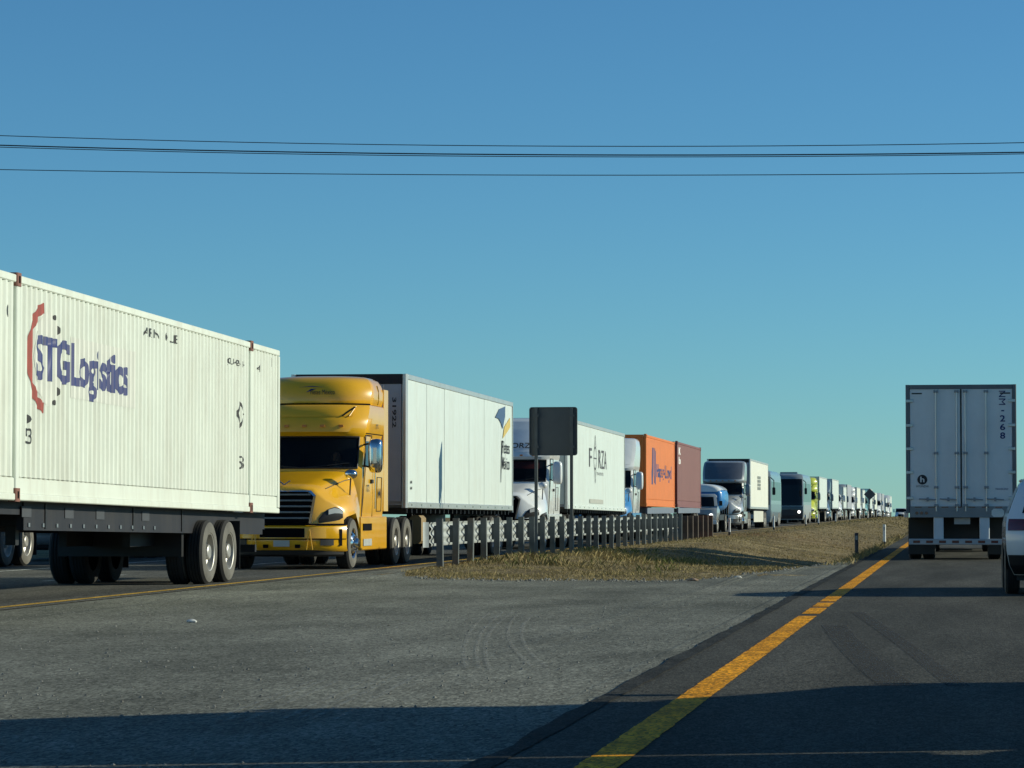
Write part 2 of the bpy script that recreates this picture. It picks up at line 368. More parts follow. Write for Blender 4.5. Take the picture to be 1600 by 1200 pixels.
# ------------------------------------------------------------------ tractor unit (front towards -y, bumper at y=0)
def tractor(name, label, xc, yb, paint, cat='truck', roof='two', roofmat=None, grille='slats', low=None, logo=None, detail=True, lit=False, group='lorry cabs queued in the oncoming carriageway', cabin=None, rz=0, s=1., frontmat=None, mirror=None, xl=0.):
    z0 = gz(yb); t = thing(name, (xc, yb, z0), label, cat, group, rz)
    if s != 1: t.scale = (s, s, s)
    low = low or paint; roofmat = roofmat or paint; frontmat = frontmat or paint; mirror = mirror or (CHROME if paint is YEL else (WTRUCK if paint is WTRUCK else GREYP))
    # cab body with a windscreen opening
    if roof == 'two':
        lv = [(.62, 2.12, 4.45, 1.13, .10, .03), (1.2, 2.10, 4.45, 1.17, .12, .03), (1.96, 2.06, 4.45, 1.19, .28, .03), (2.02, 2.08, 4.45, 1.19, .30, .03), (2.66, 2.50, 4.45, 1.14, .34, .03),
              (2.70, 2.46, 4.45, 1.15, .36, .03), (2.76, 2.40, 4.45, 1.17, .40, .03), (2.98, 2.44, 4.45, 1.20, .42, .03), (3.05, 2.50, 4.45, 1.20, .42, .03), (3.26, 2.66, 4.45, 1.20, .42, .03), (3.32, 2.74, 4.45, 1.18, .42, .03), (3.33, 3.0, 4.44, 1.1, .42, .03)]
    elif roof == 'slope':
        lv = [(.62, 2.12, 4.75, 1.13, .10, .03), (1.2, 2.10, 4.75, 1.17, .12, .03), (1.96, 2.06, 4.75, 1.19, .28, .03), (2.02, 2.08, 4.75, 1.19, .30, .03), (2.66, 2.50, 4.75, 1.15, .32, .03),
              (2.70, 2.47, 4.75, 1.15, .34, .03), (2.76, 2.42, 4.75, 1.17, .34, .03), (2.86, 2.46, 4.75, 1.18, .30, .03), (3.2, 2.78, 4.75, 1.2, .26, .03), (3.6, 3.2, 4.75, 1.2, .24, .03), (3.85, 3.52, 4.75, 1.16, .22, .03), (3.93, 3.72, 4.75, 1.08, .2, .03), (3.95, 4.0, 4.7, .9, .2, .03)]
    else:
        lv = [(.62, 2.12, 3.75, 1.05, .10, .03), (1.2, 2.10, 3.75, 1.08, .12, .03), (1.96, 2.06, 3.75, 1.1, .22, .03), (2.02, 2.08, 3.75, 1.1, .24, .03), (2.62, 2.46, 3.75, 1.04, .26, .03), (2.7, 2.5, 3.75, 1.0, .26, .03), (2.76, 2.75, 3.7, .88, .26, .03)]
    F = .33; lv = [(a, b-F, c+xl, d, e*1.25, f) for a, b, c, d, e, f in lv]
    sh = Shell(lv); n = Shell.NS; ntot = len(sh.ring(lv[0]))
    cab_rear = lv[0][2]
    wl = 3                                             # level index of windscreen band 2.02..2.66
    skip = lambda k, i: k == wl and 3 <= i < n-3
    mb = sh.mb(skip)
    cab = mb.build('cab_body', paint, t, 40)
    ts = [math.sin((i/n*2-1)*math.pi/2) for i in range(n+1)]
    rows = [[sh.near(ts[i], z, -.012) for i in range(3, n-2)] for z in (2.015, 2.66)]
    ws = MB().grid(rows).build('windscreen', GLASS, t, 60)
    fr = MB()                                          # rubber surround
    pr = [sh.near(ts[i], 2.02, .008) for i in range(3, n-2)] + [sh.near(ts[i], 2.66, .008) for i in range(n-3, 2, -1)]
    fr.poly_tube(pr+[pr[0]], .018, 6); fr.build('windscreen_seal', BLACK, ws)
    mb = MB()                                          # interior
    mb.box(-1.0, 1.0, 2.05, 2.45, 1.5, 2.0); mb.box(-1.02, 1.02, 3.6, 3.64, 1.2, 2.75)
    for sx in (-.52, .52): mb.chbox(sx-.24, sx+.24, 3.2, 3.36, 1.45, 2.35, .05, 'z'); mb.chbox(sx-.25, sx+.25, 2.9, 3.4, 1.35, 1.5, .04, 'y')
    mb.build('interior', BLACK, t)
    if cabin: cabin(t, sh)
    mb = MB(); mb.lathe_x([(.2, 0), (.22, .015), (.2, .03)], 16); o = mb.build('steering_wheel', BLACK, t, loc=(.52, 2.5, 1.98)); o.rotation_euler = (0, R(25), R(90))
    # roof parts
    if roof == 'two':
        rv = [(3.335, 2.98, 4.5, 1.14, .42, .05), (3.45, 2.96, 4.5, 1.17, .44, .05), (3.62, 3.02, 4.5, 1.17, .44, .05), (3.76, 3.10, 4.5, 1.13, .44, .05), (3.86, 3.22, 4.5, 1.06, .42, .06), (3.92, 3.42, 4.5, .94, .4, .08), (3.945, 3.75, 4.45, .74, .35, .1)]
        rv = [(a, b-F, c, d, e*1.2, f) for a, b, c, d, e, f in rv]; rs = Shell(rv); rf = rs.mb().build('roof_fairing', roofmat, t, 50)
        mb = MB()                                      # raised visor panel on the cab brow
        mb.grid([[sh.near(-.78+1.56*i/14, z, .03 - .02*abs(k-1)) for i in range(15)] for k, z in enumerate((3.07, 3.12, 3.25, 3.3))])
        mb.build('brow_panel', paint, t, 50)
        mb = MB(); mb.poly_tube([sh.near(u, z, .03) for u, z in ((-.78, 3.29), (-.72, 3.08), (.72, 3.08), (.80, 3.29))], .012, 6); mb.build('brow_crease', paint, t)
        mb = MB(); mb.poly_tube([sh.near(u, z, .03) for u, z in ((.62, 3.09), (.70, 3.18), (.79, 3.27))], .016, 6); mb.build('brow_slot', DARK, t)
        for x in (-.62, -.31, 0, .31, .62):
            p = sh.near(x, 2.88, .01); MB().cbox(p, (.09, .03, .05)).build('marker_lamp', AMBER, t)
        sp = MB()
        for sx in (-1, 1): sp.chbox(sx*1.17-.015, sx*1.17+.015, 4.47, 4.95, 1.15, 3.7, .01, 'z')
        sp.build('side_extender', paint, t)
        mb = MB(); mb.poly_tube([rs.near(-1+2*i/24, 3.345, .012) for i in range(25)], .016, 6); mb.build('roof_seam', DARK, t)
        for sx in (-1, 1):
            mb = MB(); mb.poly_tube([rs.side(sx, 3.95, z, .004) for z in (3.36, 3.5, 3.65, 3.76)], .011, 5); mb.build('fairing_seam', DARK, rf)
            mb = MB(); mb.poly_tube([sh.side(sx, y, 2.74, .006) for y in (2.62, 3.2, 3.9, 4.4)], .010, 5); mb.build('roof_seam', DARK, t)
        if logo: logo(t, rs)
    elif roof == 'slope':
        rp = sh.near_patch(-.9, .9, 2.9, 3.84, .012, 16, 8, edge=lambda u: (-.9+.0*u, .9-.0*u)); rp.build('roof_fairing', roofmat, t, 60)
        for x in (-.6, -.3, 0, .3, .6):
            p = sh.near(x, 2.8, .01); MB().cbox(p, (.08, .03, .04)).build('marker_lamp', AMBER, t)
        if logo: logo(t, sh)
    # hood with fenders
    def prof(p): return [(-x, z) for x, z in p[::-1]] + list(p[1:])
    st = [(.20, .46, [(0,.88),(.3,.88),(.55,.88),(.64,.88),(.80,.88),(.97,.88),(1.08,.88),(1.11,.88)]),
          (.21, .46, [(0,1.60),(.3,1.595),(.55,1.56),(.64,1.47),(.80,1.34),(.97,1.25),(1.08,1.14),(1.11,.98)]),
          (.27, .44, [(0,1.655),(.3,1.65),(.57,1.615),(.67,1.53),(.83,1.385),(1.0,1.295),(1.12,1.18),(1.15,1.04)]),
          (.62, .30, [(0,1.72),(.35,1.71),(.6,1.68),(.73,1.59),(.89,1.44),(1.08,1.36),(1.19,1.24),(1.21,1.08)]),
          (1.12, .1, [(0,1.82),(.4,1.81),(.7,1.77),(.83,1.68),(.96,1.56),(1.12,1.46),(1.22,1.32),(1.235,1.11)]),
          (1.52, .0, [(0,1.92),(.5,1.91),(.82,1.86),(.95,1.76),(1.05,1.62),(1.15,1.46),(1.22,1.25),(1.23,.93)]),
          (1.82, .0, [(0,1.985),(.5,1.98),(.93,1.93),(1.06,1.80),(1.12,1.6),(1.16,1.42),(1.2,1.2),(1.2,.80)])]
    ky = lambda y, k, x: y + k*(abs(x)/1.1)**2.6
    rows = [[(x, ky(y, k, x), z) for x, z in prof(p)] for y, k, p in st]
    hd = MB(); hd.grid(rows); hood = hd.build('hood', frontmat, t, 38)
    if detail:
        for sx in (-1, 1):                              # hood seam, hood mirror, cowl vent
            ii = (10 if sx > 0 else 4); pts = [(rows[k][ii][0]+sx*.004, rows[k][ii][1], rows[k][ii][2]+.006) for k in range(3, len(rows))]
            mb = MB(); mb.poly_tube(pts, .009, 6); mb.build('hood_seam', BLACK, hood)
            pts = [sh.near(sx*u, z, .02) for u, z in ((.06, 2.03), (.45, 2.07), (.80, 2.12))]
            mb = MB(); mb.poly_tube(pts, .012, 5); mb.build('wiper', BLACK, ws)
            mb = MB(); mb.tube((sx*1.10, 1.3, 1.42), (sx*1.12, 1.3, 1.82), .015); mb.build('mirror_stalk', BLACK, t)
            mb = MB(); mb.rings([[(sx*1.12+rr*.125*math.cos(a), yy, 1.89+rr*.10*math.sin(a)) for a in [2*math.pi*i/18 for i in range(18)]] for yy, rr in ((1.20, .2), (1.21, .5), (1.24, .8), (1.29, 1.), (1.36, 1.))]); mb.build('hood_mirror', mirror, t, 60)
    # wheel arch liner, grille, headlamps, bumper
    MB().box(-.80, .80, .70, 1.9, .60, 1.25).build('engine_bay', DARK, t)
    gt, gb, zt, zb = .66, .56, 1.56, .90
    if grille == 'wide': gt, gb, zt, zb = .62, .42, 1.58, .62
    if grille == 'tall': gt, gb, zt, zb = .5, .46, 1.60, .80
    mb = MB(); yg = .13
    out = [(-gb, zb), (gb, zb), (gt, zt-.1), (gt-.1, zt), (-gt+.1, zt), (-gt, zt-.1)]
    inn = [(x*.88, zb+.04+(z-zb)*(1-.085/(zt-zb))) for x, z in out]
    for y_, a_, b_ in ((yg, out, inn),):
        k = len(out)
        vs = [(x, yg+.02, z) for x, z in out]+[(x, yg-.035, z) for x, z in [((o[0]+i[0])/2, (o[1]+i[1])/2) for o, i in zip(out, inn)]]+[(x, yg+.02, z) for x, z in inn]
        mb.add(vs, [(i, (i+1) % k, k+(i+1) % k, k+i) for i in range(k)]+[(k+i, k+(i+1) % k, 2*k+(i+1) % k, 2*k+i) for i in range(k)])
    gf = mb.build('grille', CHROME if grille != 'wide' else BLACK, t, 20)
    mb = MB(); mb.prism([(x, z) for x, z in inn], 'y', yg+.025, yg+.06); mb.build('grille_mesh', DARK, gf)
    if grille == 'slats':
        for k in range(5):
            z = zb+.1+k*.115; w = gb+(gt-gb)*(z-zb)/(zt-zb)-.07
            MB().chbox(-w, w, yg-.005, yg+.03, z, z+.035, .012, 'x').build('grille_slat', GREYP, gf)
    elif grille == 'wide':
        mb = MB(); mb.poly_tube([(-.40, yg+.0, .72), (.44, yg+.0, 1.5)], .022, 6); mb.poly_tube([(.0, yg, 1.42), (.30, yg, 1.18), (-.02, yg, 1.02)], .016, 6)
        mb.build('grille_bar', GALV, gf)
    else:
        for k in range(7):
            x = -.36+k*.12; MB().box(x-.012, x+.012, yg, yg+.03, zb+.08, zt-.1).build('grille_slat', CHROME, gf)
    for sx in (-1, 1):
        cols = [(.68, .92, 1.01), (.76, .93, 1.12), (.86, .945, 1.20), (.96, .96, 1.235), (1.04, .98, 1.215), (1.10, 1.02, 1.16)]
        rows = [[(sx*x, ky(.20, .46, x)-.025+.02*abs(v-.5)*2, a+(b-a)*v) for x, a, b in cols] for v in (0, .25, .5, .75, 1)]
        h = MB().grid(rows).build('headlight', BLACK, t, 50)
        mb = MB()
        rows = [[(sx*x, ky(.20, .46, x)-.035, a+(b-a)*v) for x, a, b in cols[2:6]] for v in (.55, .93)]
        mb.grid(rows); mb.build('headlamp_lens', LIT if lit else LAMP, h, 50)
    zs = [(.88, .05), (.84, .0), (.62, -.01), (.60, .01), (.50, .0), (.41, .05), (.36, .14)] if grille != 'wide' else [(.86, .06), (.6, .04), (.42, .08), (.36, .16)]
    rows = []
    for z, dy in zs: rows.append([(1.17*tt, .05+dy+.62*abs(tt)**3.0, z) for tt in ts])
    bmp = MB().grid(rows).build('bumper', low, t, 38)
    mb = MB(); mb.poly_tube([(1.17*tt, .06+.62*abs(tt)**3.0, .892) for tt in ts], .018, 5); mb.build('bumper_gap', DARK, bmp)
    mb = MB(); mb.grid([[(1.10*tt, .14+dy+.62*abs(tt)**3.0, z) for tt in ts] for z, dy in ((.385, -.02), (.30, .0), (.26, .08))]); mb.build('valance', BLACK, bmp)
    if detail:
        mb = MB(); mb.poly_tube([(1.16*tt, .035+.62*abs(tt)**3.0, .605) for tt in ts], .010, 5); mb.build('bumper_crease', DARK, bmp)
        for k in (-.32, .32): MB().box(k-.05, k+.05, .02, .06, .43, .50).build('tow_hook_cover', DARK, bmp)
        mb = MB(); mb.box(-.16, .16, .018, .03, .46, .58); mb.build('number_plate', M('plate', (.45, .47, .46), .5), bmp)
    for sx in (-1, 1):
        rows = [[(sx*x, .05+.62*(x/1.17)**3-.012, z) for x in (.74, .82, .9, .97)] for z in (.48, .60)]
        MB().grid(rows).build('fog_lamp', BLACK, bmp)
        rows = [[(sx*x, .05+.62*(x/1.17)**3-.014, z) for x in (1.06, 1.085, 1.105)] for z in (.47, .60, .70, .80)]
        MB().grid(rows).build('air_slot', DARK, bmp)
        if detail:
            mb = MB(); mb.poly_tube([(sx*.50, .03, .40), (sx*.56, .02, .80), (sx*.62, .03, .40)], .012, 6); mb.build('bumper_brace', paint, bmp)
    rows = [[(x, .05+.62*(abs(x)/1.17)**3-.016, z) for x in [-.45+.9*i/8 for i in range(9)]] for z in (.64, .82)]
    MB().grid(rows).build('lower_intake', DARK, bmp)
    # doors, side windows, steps, tanks
    for sx in (-1, 1):
        d = sh.side_patch(sx, ((2.14, .98), (3.2, .98), (3.2, 2.68), (2.62, 2.68)), .012, 6, 10).build('door', paint, t, 60)
        sh.side_patch(sx, ((2.36, 2.04), (3.08, 2.12), (3.08, 2.58), (2.66, 2.58)), .02).build('door_window', DGLASS, d)
        pts = [sh.side(sx, y, z, .02) for y, z in ((2.10, .98), (3.22, .98), (3.22, 2.70), (2.62, 2.70), (2.18, 2.02), (2.10, .98))]
        mb = MB(); mb.poly_tube(pts, .010, 5); mb.build('door_seal', BLACK, d)
        p = sh.side(sx, 3.02, 1.75, .03); MB().chbox(p[0]-.02, p[0]+.02, 2.92, 3.12, 1.72, 1.80, .01, 'y').build('door_handle', BLACK, d)
        mb = MB(); mb.poly_tube([sh.side(sx, 3.30, 1.2, .05), sh.side(sx, 3.30, 2.2, .05)], .018); mb.build('grab_rail', CHROME, t)
        if cab_rear > 4.2:
            pts = [sh.side(sx, y, z, .006) for y, z in ((3.70, 1.15), (3.70, 1.85), (4.2, 1.85), (4.2, 1.15), (3.70, 1.15))]
            mb = MB(); mb.poly_tube(pts, .008, 5); mb.build('locker_door', BLACK, t)
            sh.side_patch(sx, ((3.62, 2.2), (4.0, 2.2), (4.0, 2.6), (3.62, 2.6)), .01).build('sleeper_window', DGLASS if roof == 'slope' else paint, t)
        mb = MB(); mb.chbox(sx*1.19-.03, sx*1.19+.03, 1.84, cab_rear+.15, .36, 1.04, .02, 'y'); sk = mb.build('side_skirt', low, t)
        for k, z in enumerate((.45, .76)):
            MB().box(sx*1.225-.01, sx*1.225+.015, 2.05, 2.9, z, z+.14).build('step', DARK if k else GALV, sk)
        mb = MB(); mb.poly_tube([(sx*1.15, 2.45, 2.5), (sx*1.42, 2.32, 2.55)], .02); mb.poly_tube([(sx*1.15, 2.3, 2.08), (sx*1.42, 2.32, 2.02)], .02); mb.build('mirror_arm', BLACK, t)
        mb = MB(); mb.rings([[(sx*1.42+rr*.14*math.copysign(abs(math.cos(a))**.45, math.cos(a)), yy, 2.275+rr*.345*math.copysign(abs(math.sin(a))**.45, math.sin(a))) for a in [2*math.pi*i/24 for i in range(24)]] for yy, rr in ((2.215, .45), (2.225, .7), (2.25, .9), (2.30, 1.), (2.40, 1.))]); mm = mb.build('side_mirror', mirror, t, 60)
        MB().box(sx*1.42-.11, sx*1.42+.11, 2.402, 2.41, 1.98, 2.57).build('mirror_glass', CHROME, mm)
    # running gear
    fl = (7.75 if roof != 'low' else 6.6)+xl
    mb = MB()
    for sx in (-1, 1): mb.box(sx*.43-.05, sx*.43+.05, .6, fl, .72, .98)
    for y in (1.25, 4.8+xl, 5.8+xl, 7.1+xl): 
        if y < fl: mb.box(-1.0, 1.0, y-.07, y+.07, .44, .60)
    mb.box(-.55, .55, 5.9+xl, 6.9+xl, .985, 1.08); mb.box(-1.15, 1.15, fl-.06, fl, .6, .95)
    mb.build('chassis_frame', BLACK, t)
    mb = MB()
    for sx in (-1, 1): mb.tube((sx*.9, 2.3, .75), (sx*.9, 4.6, .75), .29, 16)
    mb.build('fuel_tank', ALU, t)
    if cab_rear > 4.2 and not xl:
        mb = MB(); mb.tube((-.95, 4.72, .9), (-.95, 4.72, 3.6), .07, 12); mb.build('exhaust_stack', CHROME, t)
        mb = MB(); mb.chbox(.62, .98, 4.62, 4.86, 1.7, 2.35, .05, 'z'); mb.build('air_tank_box', BLACK, t)
    for sx in (-1, 1):
        wheel(t, sx*1.20, 1.25, 'single', 'rim_steer')
        for y in ((5.8+xl, 7.1+xl) if roof != 'low' else (5.6,)): wheel(t, sx*1.22, y, 'dual', 'rim_dish')
        MB().box(sx*.92-.28, sx*.92+.28, fl-.02, fl+.0, .2, .95).build('mudflap', BLACK, t)
    return t

# ------------------------------------------------------------------ van trailers
def trailer(label, xc, yn, L, zb, zt, drop, wall, panels='mesh', npan=13, name='box_trailer', wheel_y=None, skirt=None, nose=None, rz=0, group='box trailers queued in the oncoming carriageway', hw=1.29, rail=ALU, far_panels=False, low_rail=None):
    z0 = gz(yn); t = thing(name, (xc, yn, z0), label, 'trailer', group, rz); p = drop/L
    mb = MB(p); mb.box(-hw+.04, hw-.04, .06, L-.04, zb+.06, zt-.03); core = mb.build('box_body', NOSE2, t, 0)
    nose = nose or wall
    mb = MB(p); mb.box(-hw+.13, hw-.13, -.0, .055, zb+.14, zt-.22); fw = mb.build('front_wall', nose, t, 0)
    mb = MB(p)
    for k in range(1, 6):
        x = -hw+.13+k*(2*hw-.26)/6; mb.box(x-.008, x+.008, -.006, -.001, zb+.16, zt-.24)
    mb.build('front_rivet_strip', ALU, fw, 0)
    for sx in (-1, 1):
        mb = MB(p); mb.chbox(sx*(hw-.06)-.06, sx*(hw-.06)+.06, -.015, .12, zb, zt-.0, .03, 'z'); mb.build('corner_post', rail, t)
    mb = MB(p); mb.box(-hw+.12, hw-.12, -.01, .05, zt-.219, zt); mb.build('front_header', NAVY if nose != wall else rail, t)
    for sx in (-1, 1):
        mb = MB(p); mb.chbox(sx*(hw-.02)-.025, sx*(hw-.02)+.02, .121, L-.06, zt-.12, zt, .01, 'y'); mb.build('top_rail', rail, t)
        mb = MB(p); mb.chbox(sx*(hw-.015)-.03, sx*(hw-.015)+.02, .121, L-.06, zb, zb+.13, .01, 'y'); br = mb.build('bottom_rail', low_rail or rail, t)
        mb = MB(p)
        for k in range(int(L/1.2)): mb.box(sx*(hw+.006)-.003, sx*(hw+.006)+.003, .5+k*1.2, .62+k*1.2, zb+.045, zb+.09)
        mb.build('reflector_tape', REDL, br, 0)
        a0, a1 = .14, L-.10; w = (a1-a0)/npan
        if panels == 'objects' and sx == 1:
            for k in range(npan):
                mb = MB(p); y0, y1 = a0+k*w+.012, a0+(k+1)*w-.012; xo = hw-.012+random.uniform(-.006, .006)
                mb.prism([(hw-.035, y0), (xo-.006, y0), (xo, y0+.02), (xo, y1-.02), (xo-.006, y1), (hw-.035, y1)], 'z', zb+.131, zt-.121)
                mb.build('side_panel', wall, t, 0)
        else:
            mb = MB(p)
            for k in range(npan):
                y0, y1 = a0+k*w+.005, a0+(k+1)*w-.005; xo = hw-.014
                mb.prism([(sx*(hw-.037), y0), (sx*(xo-.004), y0), (sx*xo, y0+.02), (sx*xo, y1-.02), (sx*(xo-.004), y1), (sx*(hw-.037), y1)], 'z', zb+.131, zt-.121)
            mb.build('side_wall', wall, t, 0)
    mb = MB(p)
    for sx in (-1, 1): mb.box(sx*(hw-.05)-.05, sx*(hw-.05)+.05, L-.055, L+.02, zb-.05, zt)
    mb.box(-hw+.1, hw-.1, L-.05, L+.015, zt-.14, zt-.002); mb.box(-hw+.1, hw-.1, L-.05, L+.015, zb-.05, zb+.1); mb.build('rear_frame', rail, t)
    mb = MB(p)                                         # underframe
    for k in range(int(L/.6)): mb.box(-hw+.06, hw-.06, .3+k*.6, .36+k*.6, zb-.11, zb-.005)
    for sx in (-1, 1): mb.box(sx*.5-.05, sx*.5+.05, L-5.2, L-.6, zb-.32, zb-.112)
    mb.build('underframe', BLACK, t)
    mb = MB()
    for sx in (-1, 1): mb.box(sx*.9-.06, sx*.9+.06, 2.4, 2.52, .45, zb-.12); mb.box(sx*.9-.12, sx*.9+.12, 2.35, 2.57, .4, .46)
    mb.tube((-.9, 2.46, .7), (.9, 2.46, .7), .03); mb.build('landing_gear', BLACK, t)
    wy = wheel_y or (L-3.2, L-1.95)
    for y in wy:
        MB().box(-.95, .95, y-.06, y+.06, .45, .58).build('axle', BLACK, t)
        for sx in (-1, 1): wheel(t, sx*1.25, y, 'dual', 'rim_dish')
    for sx in (-1, 1): MB().box(sx*.93-.3, sx*.93+.3, wy[-1]+.68, wy[-1]+.695, .22, zb-.13-p*L).build('mudflap', BLACK, t)
    if skirt:
        for sx in (-1, 1): MB(p).box(sx*(hw-.06)-.01, sx*(hw-.06)+.01, 3.4, L-4.3, .42, zb-.115).build('side_skirt', skirt, t)
    return t

# ------------------------------------------------------------------ containers
def container(label, xc, yn, L, zb, zt, drop, mat, posts=(), period=.21, depth=.030, name='shipping_container', hw=1.22, casting=None, low=.30, group='shipping containers in the queue'):
    z0 = gz(yn); t = thing(name, (xc, yn, z0), label, 'container', group); p = drop/L
    MB(p).box(-hw+.06, hw-.06, .05, L-.05, zb+.08, zt-.07).build('box_core', mat, t, 0)
    pl = [0.]+list(posts)+[L]; pw = .075
    cuts = []; xo = hw-.008
    def folds(a, b):
        out = [(a, -depth)]; n = max(1, int((b-a)/period)); q = (b-a)/n
        for k in range(n):
            y = a+k*q
            out += [(y+q*.10, -depth), (y+q*.28, 0), (y+q*.62, 0), (y+q*.80, -depth)]
        return out+[(b, -depth)]
    prof = []
    for sx in (1, -1):
        mb = MB(p)
        for a, b in zip(pl, pl[1:]):
            f = folds(a+pw, b-pw)
            if sx == 1: prof += f
            mb.grid([[(sx*(xo+d), y, z) for y, d in f] for z in (zb+low, zt-.10)])
        mb.build('corrugated_side', mat, t, 0)
        for a, b in zip(pl, pl[1:]):
            mb = MB(p); mb.prism([(sx*(hw-.05), zb+.09), (sx*(hw-.012), zb+.09), (sx*(hw-.012), zb+low-.02), (sx*(hw-.05), zb+low)], 'y', a+pw, b-pw); mb.build('sill_panel', mat, t, 0)
        mb = MB(p); mb.chbox(sx*(hw-.03)-.035, sx*(hw-.03)+.035, .02, L-.02, zt-.10, zt, .012, 'y'); mb.build('top_rail', mat, t)
        mb = MB(p); mb.chbox(sx*(hw-.03)-.035, sx*(hw-.03)+.038, .02, L-.02, zb, zb+.088, .012, 'y'); mb.build('bottom_rail', mat, t)
        for q in pl:
            qa = min(max(q, pw), L-pw)
            mb = MB(p); mb.chbox(sx*(hw-.03)-.03, sx*(hw-.03)+.04, qa-pw+.004, qa+pw-.004, zb+.10, zt-.11, .014, 'z'); mb.build('post', mat, t)
        if casting:
            for q in (posts or (pw, L-pw)):
                for zc in (zb+.07, zt-.06):
                    mb = MB(p); mb.chbox(sx*(hw-.04)-.05, sx*(hw-.04)+.062, q-.09, q+.09, zc-.085, zc+.085, .015, 'z'); cc = mb.build('corner_casting', casting, t)
                    MB(p).box(sx*(hw+.0235)-.002, sx*(hw+.0235)+.002, q-.03, q+.03, zc-.045, zc+.045).build('casting_hole', DARK, cc)
    f = folds(-hw+.12, hw-.12)
    mb = MB(p); mb.grid([[(y, .005-d*1.-.0, z) for y, d in f] for z in (zb+.12, zt-.1)]); mb.build('end_wall', mat, t, 0)
    for za, zc in ((zt-.099, zt-.003), (zb+.003, zb+.119)): MB(p).box(-hw+.1, hw-.1, -.01, .045, za, zc).build('end_rail', mat, t)
    mb = MB(p); mb.box(-hw+.1, hw-.1, L-.045, L+.01, zb+.05, zt-.05); mb.build('doors', mat, t)
    prof.sort()
    ys = np.array([a for a, b in prof]); ds = np.array([b for a, b in prof])
    def surf(a, b): return (xo+float(np.interp(a, ys, ds))+.004, a, b-p*a)
    t_cuts = [float(a) for a in ys]
    return t, surf, t_cuts

# =================================================================== THE SETTING
def hsh(x, y, s=1.0):
    from mathutils import noise
    return noise.noise(Vector((x*s, y*s, 3.1)))
def median_z(x, y):
    """height of the grassy median between the carriageways"""
    if x <= -10.95 or x >= -2.25: return 0.
    ramp = min(1, max(0, (y-48.5)/7.)); e = min(1, (x+10.95)/.8, (-2.25-x)/.25); e = max(0, e)
    mound = .17*math.exp(-((x+8.7)/1.5)**2)*math.exp(-((y-67)/11.)**2)
    dd = min(1, max(0, (y-62)/14)); sw = -.5*dd*(max(0, min(1, (-2.4-x)/1.0)) if x > -3.4 else max(0, 1-(-3.4-x)/4.2))
    hump = .12*math.exp(-((x+8.0)/1.8)**2)*min(1, max(0, (y-75)/20))
    return ramp*e*(mound+sw+hump+.05*hsh(x, y, .6)+.03*hsh(x, y, 1.9))
GROUND = asphalt('dry_ground', (.17, .13, .068), (.28, .22, .115), (.36, .31, .19), 40, rough=.95, patch=.5, bump=.8)
xs = [-3000, -800, -200, -60, -30, -24, -22.2, -11.05] + [-10.95+i*.3 for i in range(30)] + [-2.2, 12, 30, 80, 300, 1200, 3000]
ys = [-300, -60, 0, 30, 44, 48] + [48.5+i*.5 for i in range(120)] + [110+i*4 for i in range(68)] + [385+i*20 for i in range(18)] + [800, 1000, 1500, 2500, 5000]
mb = MB(); mb.grid([[(x, y, gz(y)-.012+median_z(x, y)) for x in xs] for y in ys])
gmesh = mb.build('ground', GROUND, None, 60, fix=False); tag(gmesh, kind='structure')
def strip(name, mat, xl, xr, y0, y1, z, kind='structure', step=20., parent=None, rag=0.):
    n = max(1, int((y1-y0)/step)); mb = MB()
    if rag:
        yy = [y0+(y1-y0)*i/n for i in range(n+1)]
        mb.grid([[(xl+rag*hsh(3, y, 2.3)+rag*hsh(5, y, 9), y, gz(y)+z), (xr+rag*hsh(8, y, 2.1)+rag*hsh(1, y, 8), y, gz(y)+z)] for y in yy])
        return mb.build(name, mat, parent, 60, fix=False)
    mb.grid([[(xl, y0+(y1-y0)*i/n, gz(y0+(y1-y0)*i/n)+z), (xr, y0+(y1-y0)*i/n, gz(y0+(y1-y0)*i/n)+z)] for i in range(n+1)])
    o = mb.build(name, mat, parent, 60, fix=False)
    if kind and not parent: tag(o, kind=kind)
    return o
rd_r = strip('road_right', A_RIGHT, -2.16, 9.2, -200, 900, 0.008)
rd_l = strip('road_left', A_LEFT, -22.0, -11.2, -200, 900, 0.004)
# paved crossing in the median, with its ragged far edge
edge = [(-11.22, 66), (-10.95, 62.5), (-10.5, 57.5), (-9.7, 52.6), (-8.8, 50.6), (-7.4, 49.9), (-6, 50.1), (-4.7, 49.8), (-3.9, 53), (-3.2, 60), (-2.75, 66), (-2.45, 70), (-2.15, 73)]
ed = []
for (a, b), (c, d) in zip(edge, edge[1:]):
    n = max(2, int(math.hypot(c-a, d-b)/.25))
    for i in range(n):
        t = i/n; x, y = a+(c-a)*t, b+(d-b)*t; ed.append((x+.10*hsh(x, y, 1.3), y+.35*hsh(x+9, y, 1.1)))
ed.append(edge[-1])
ed.sort()
mb = MB(); rows = [[], [], []]
mb.grid([[(x, -200, 0.0) for x, y in ed], [(x, 10, .0) for x, y in ed], [(x, 44, .0) for x, y in ed], [(x, y, .002+max(0, median_z(x, y))) for x, y in ed]])
mb.grid([[(-2.5+.0, 44, .0), (-2.16, 44, .0)], [(-2.4, 100, .0), (-2.16, 100, .0)]]) if False else None
cr = mb.build('median_crossing', A_CROSS, None, 60, fix=False); tag(cr, kind='structure')
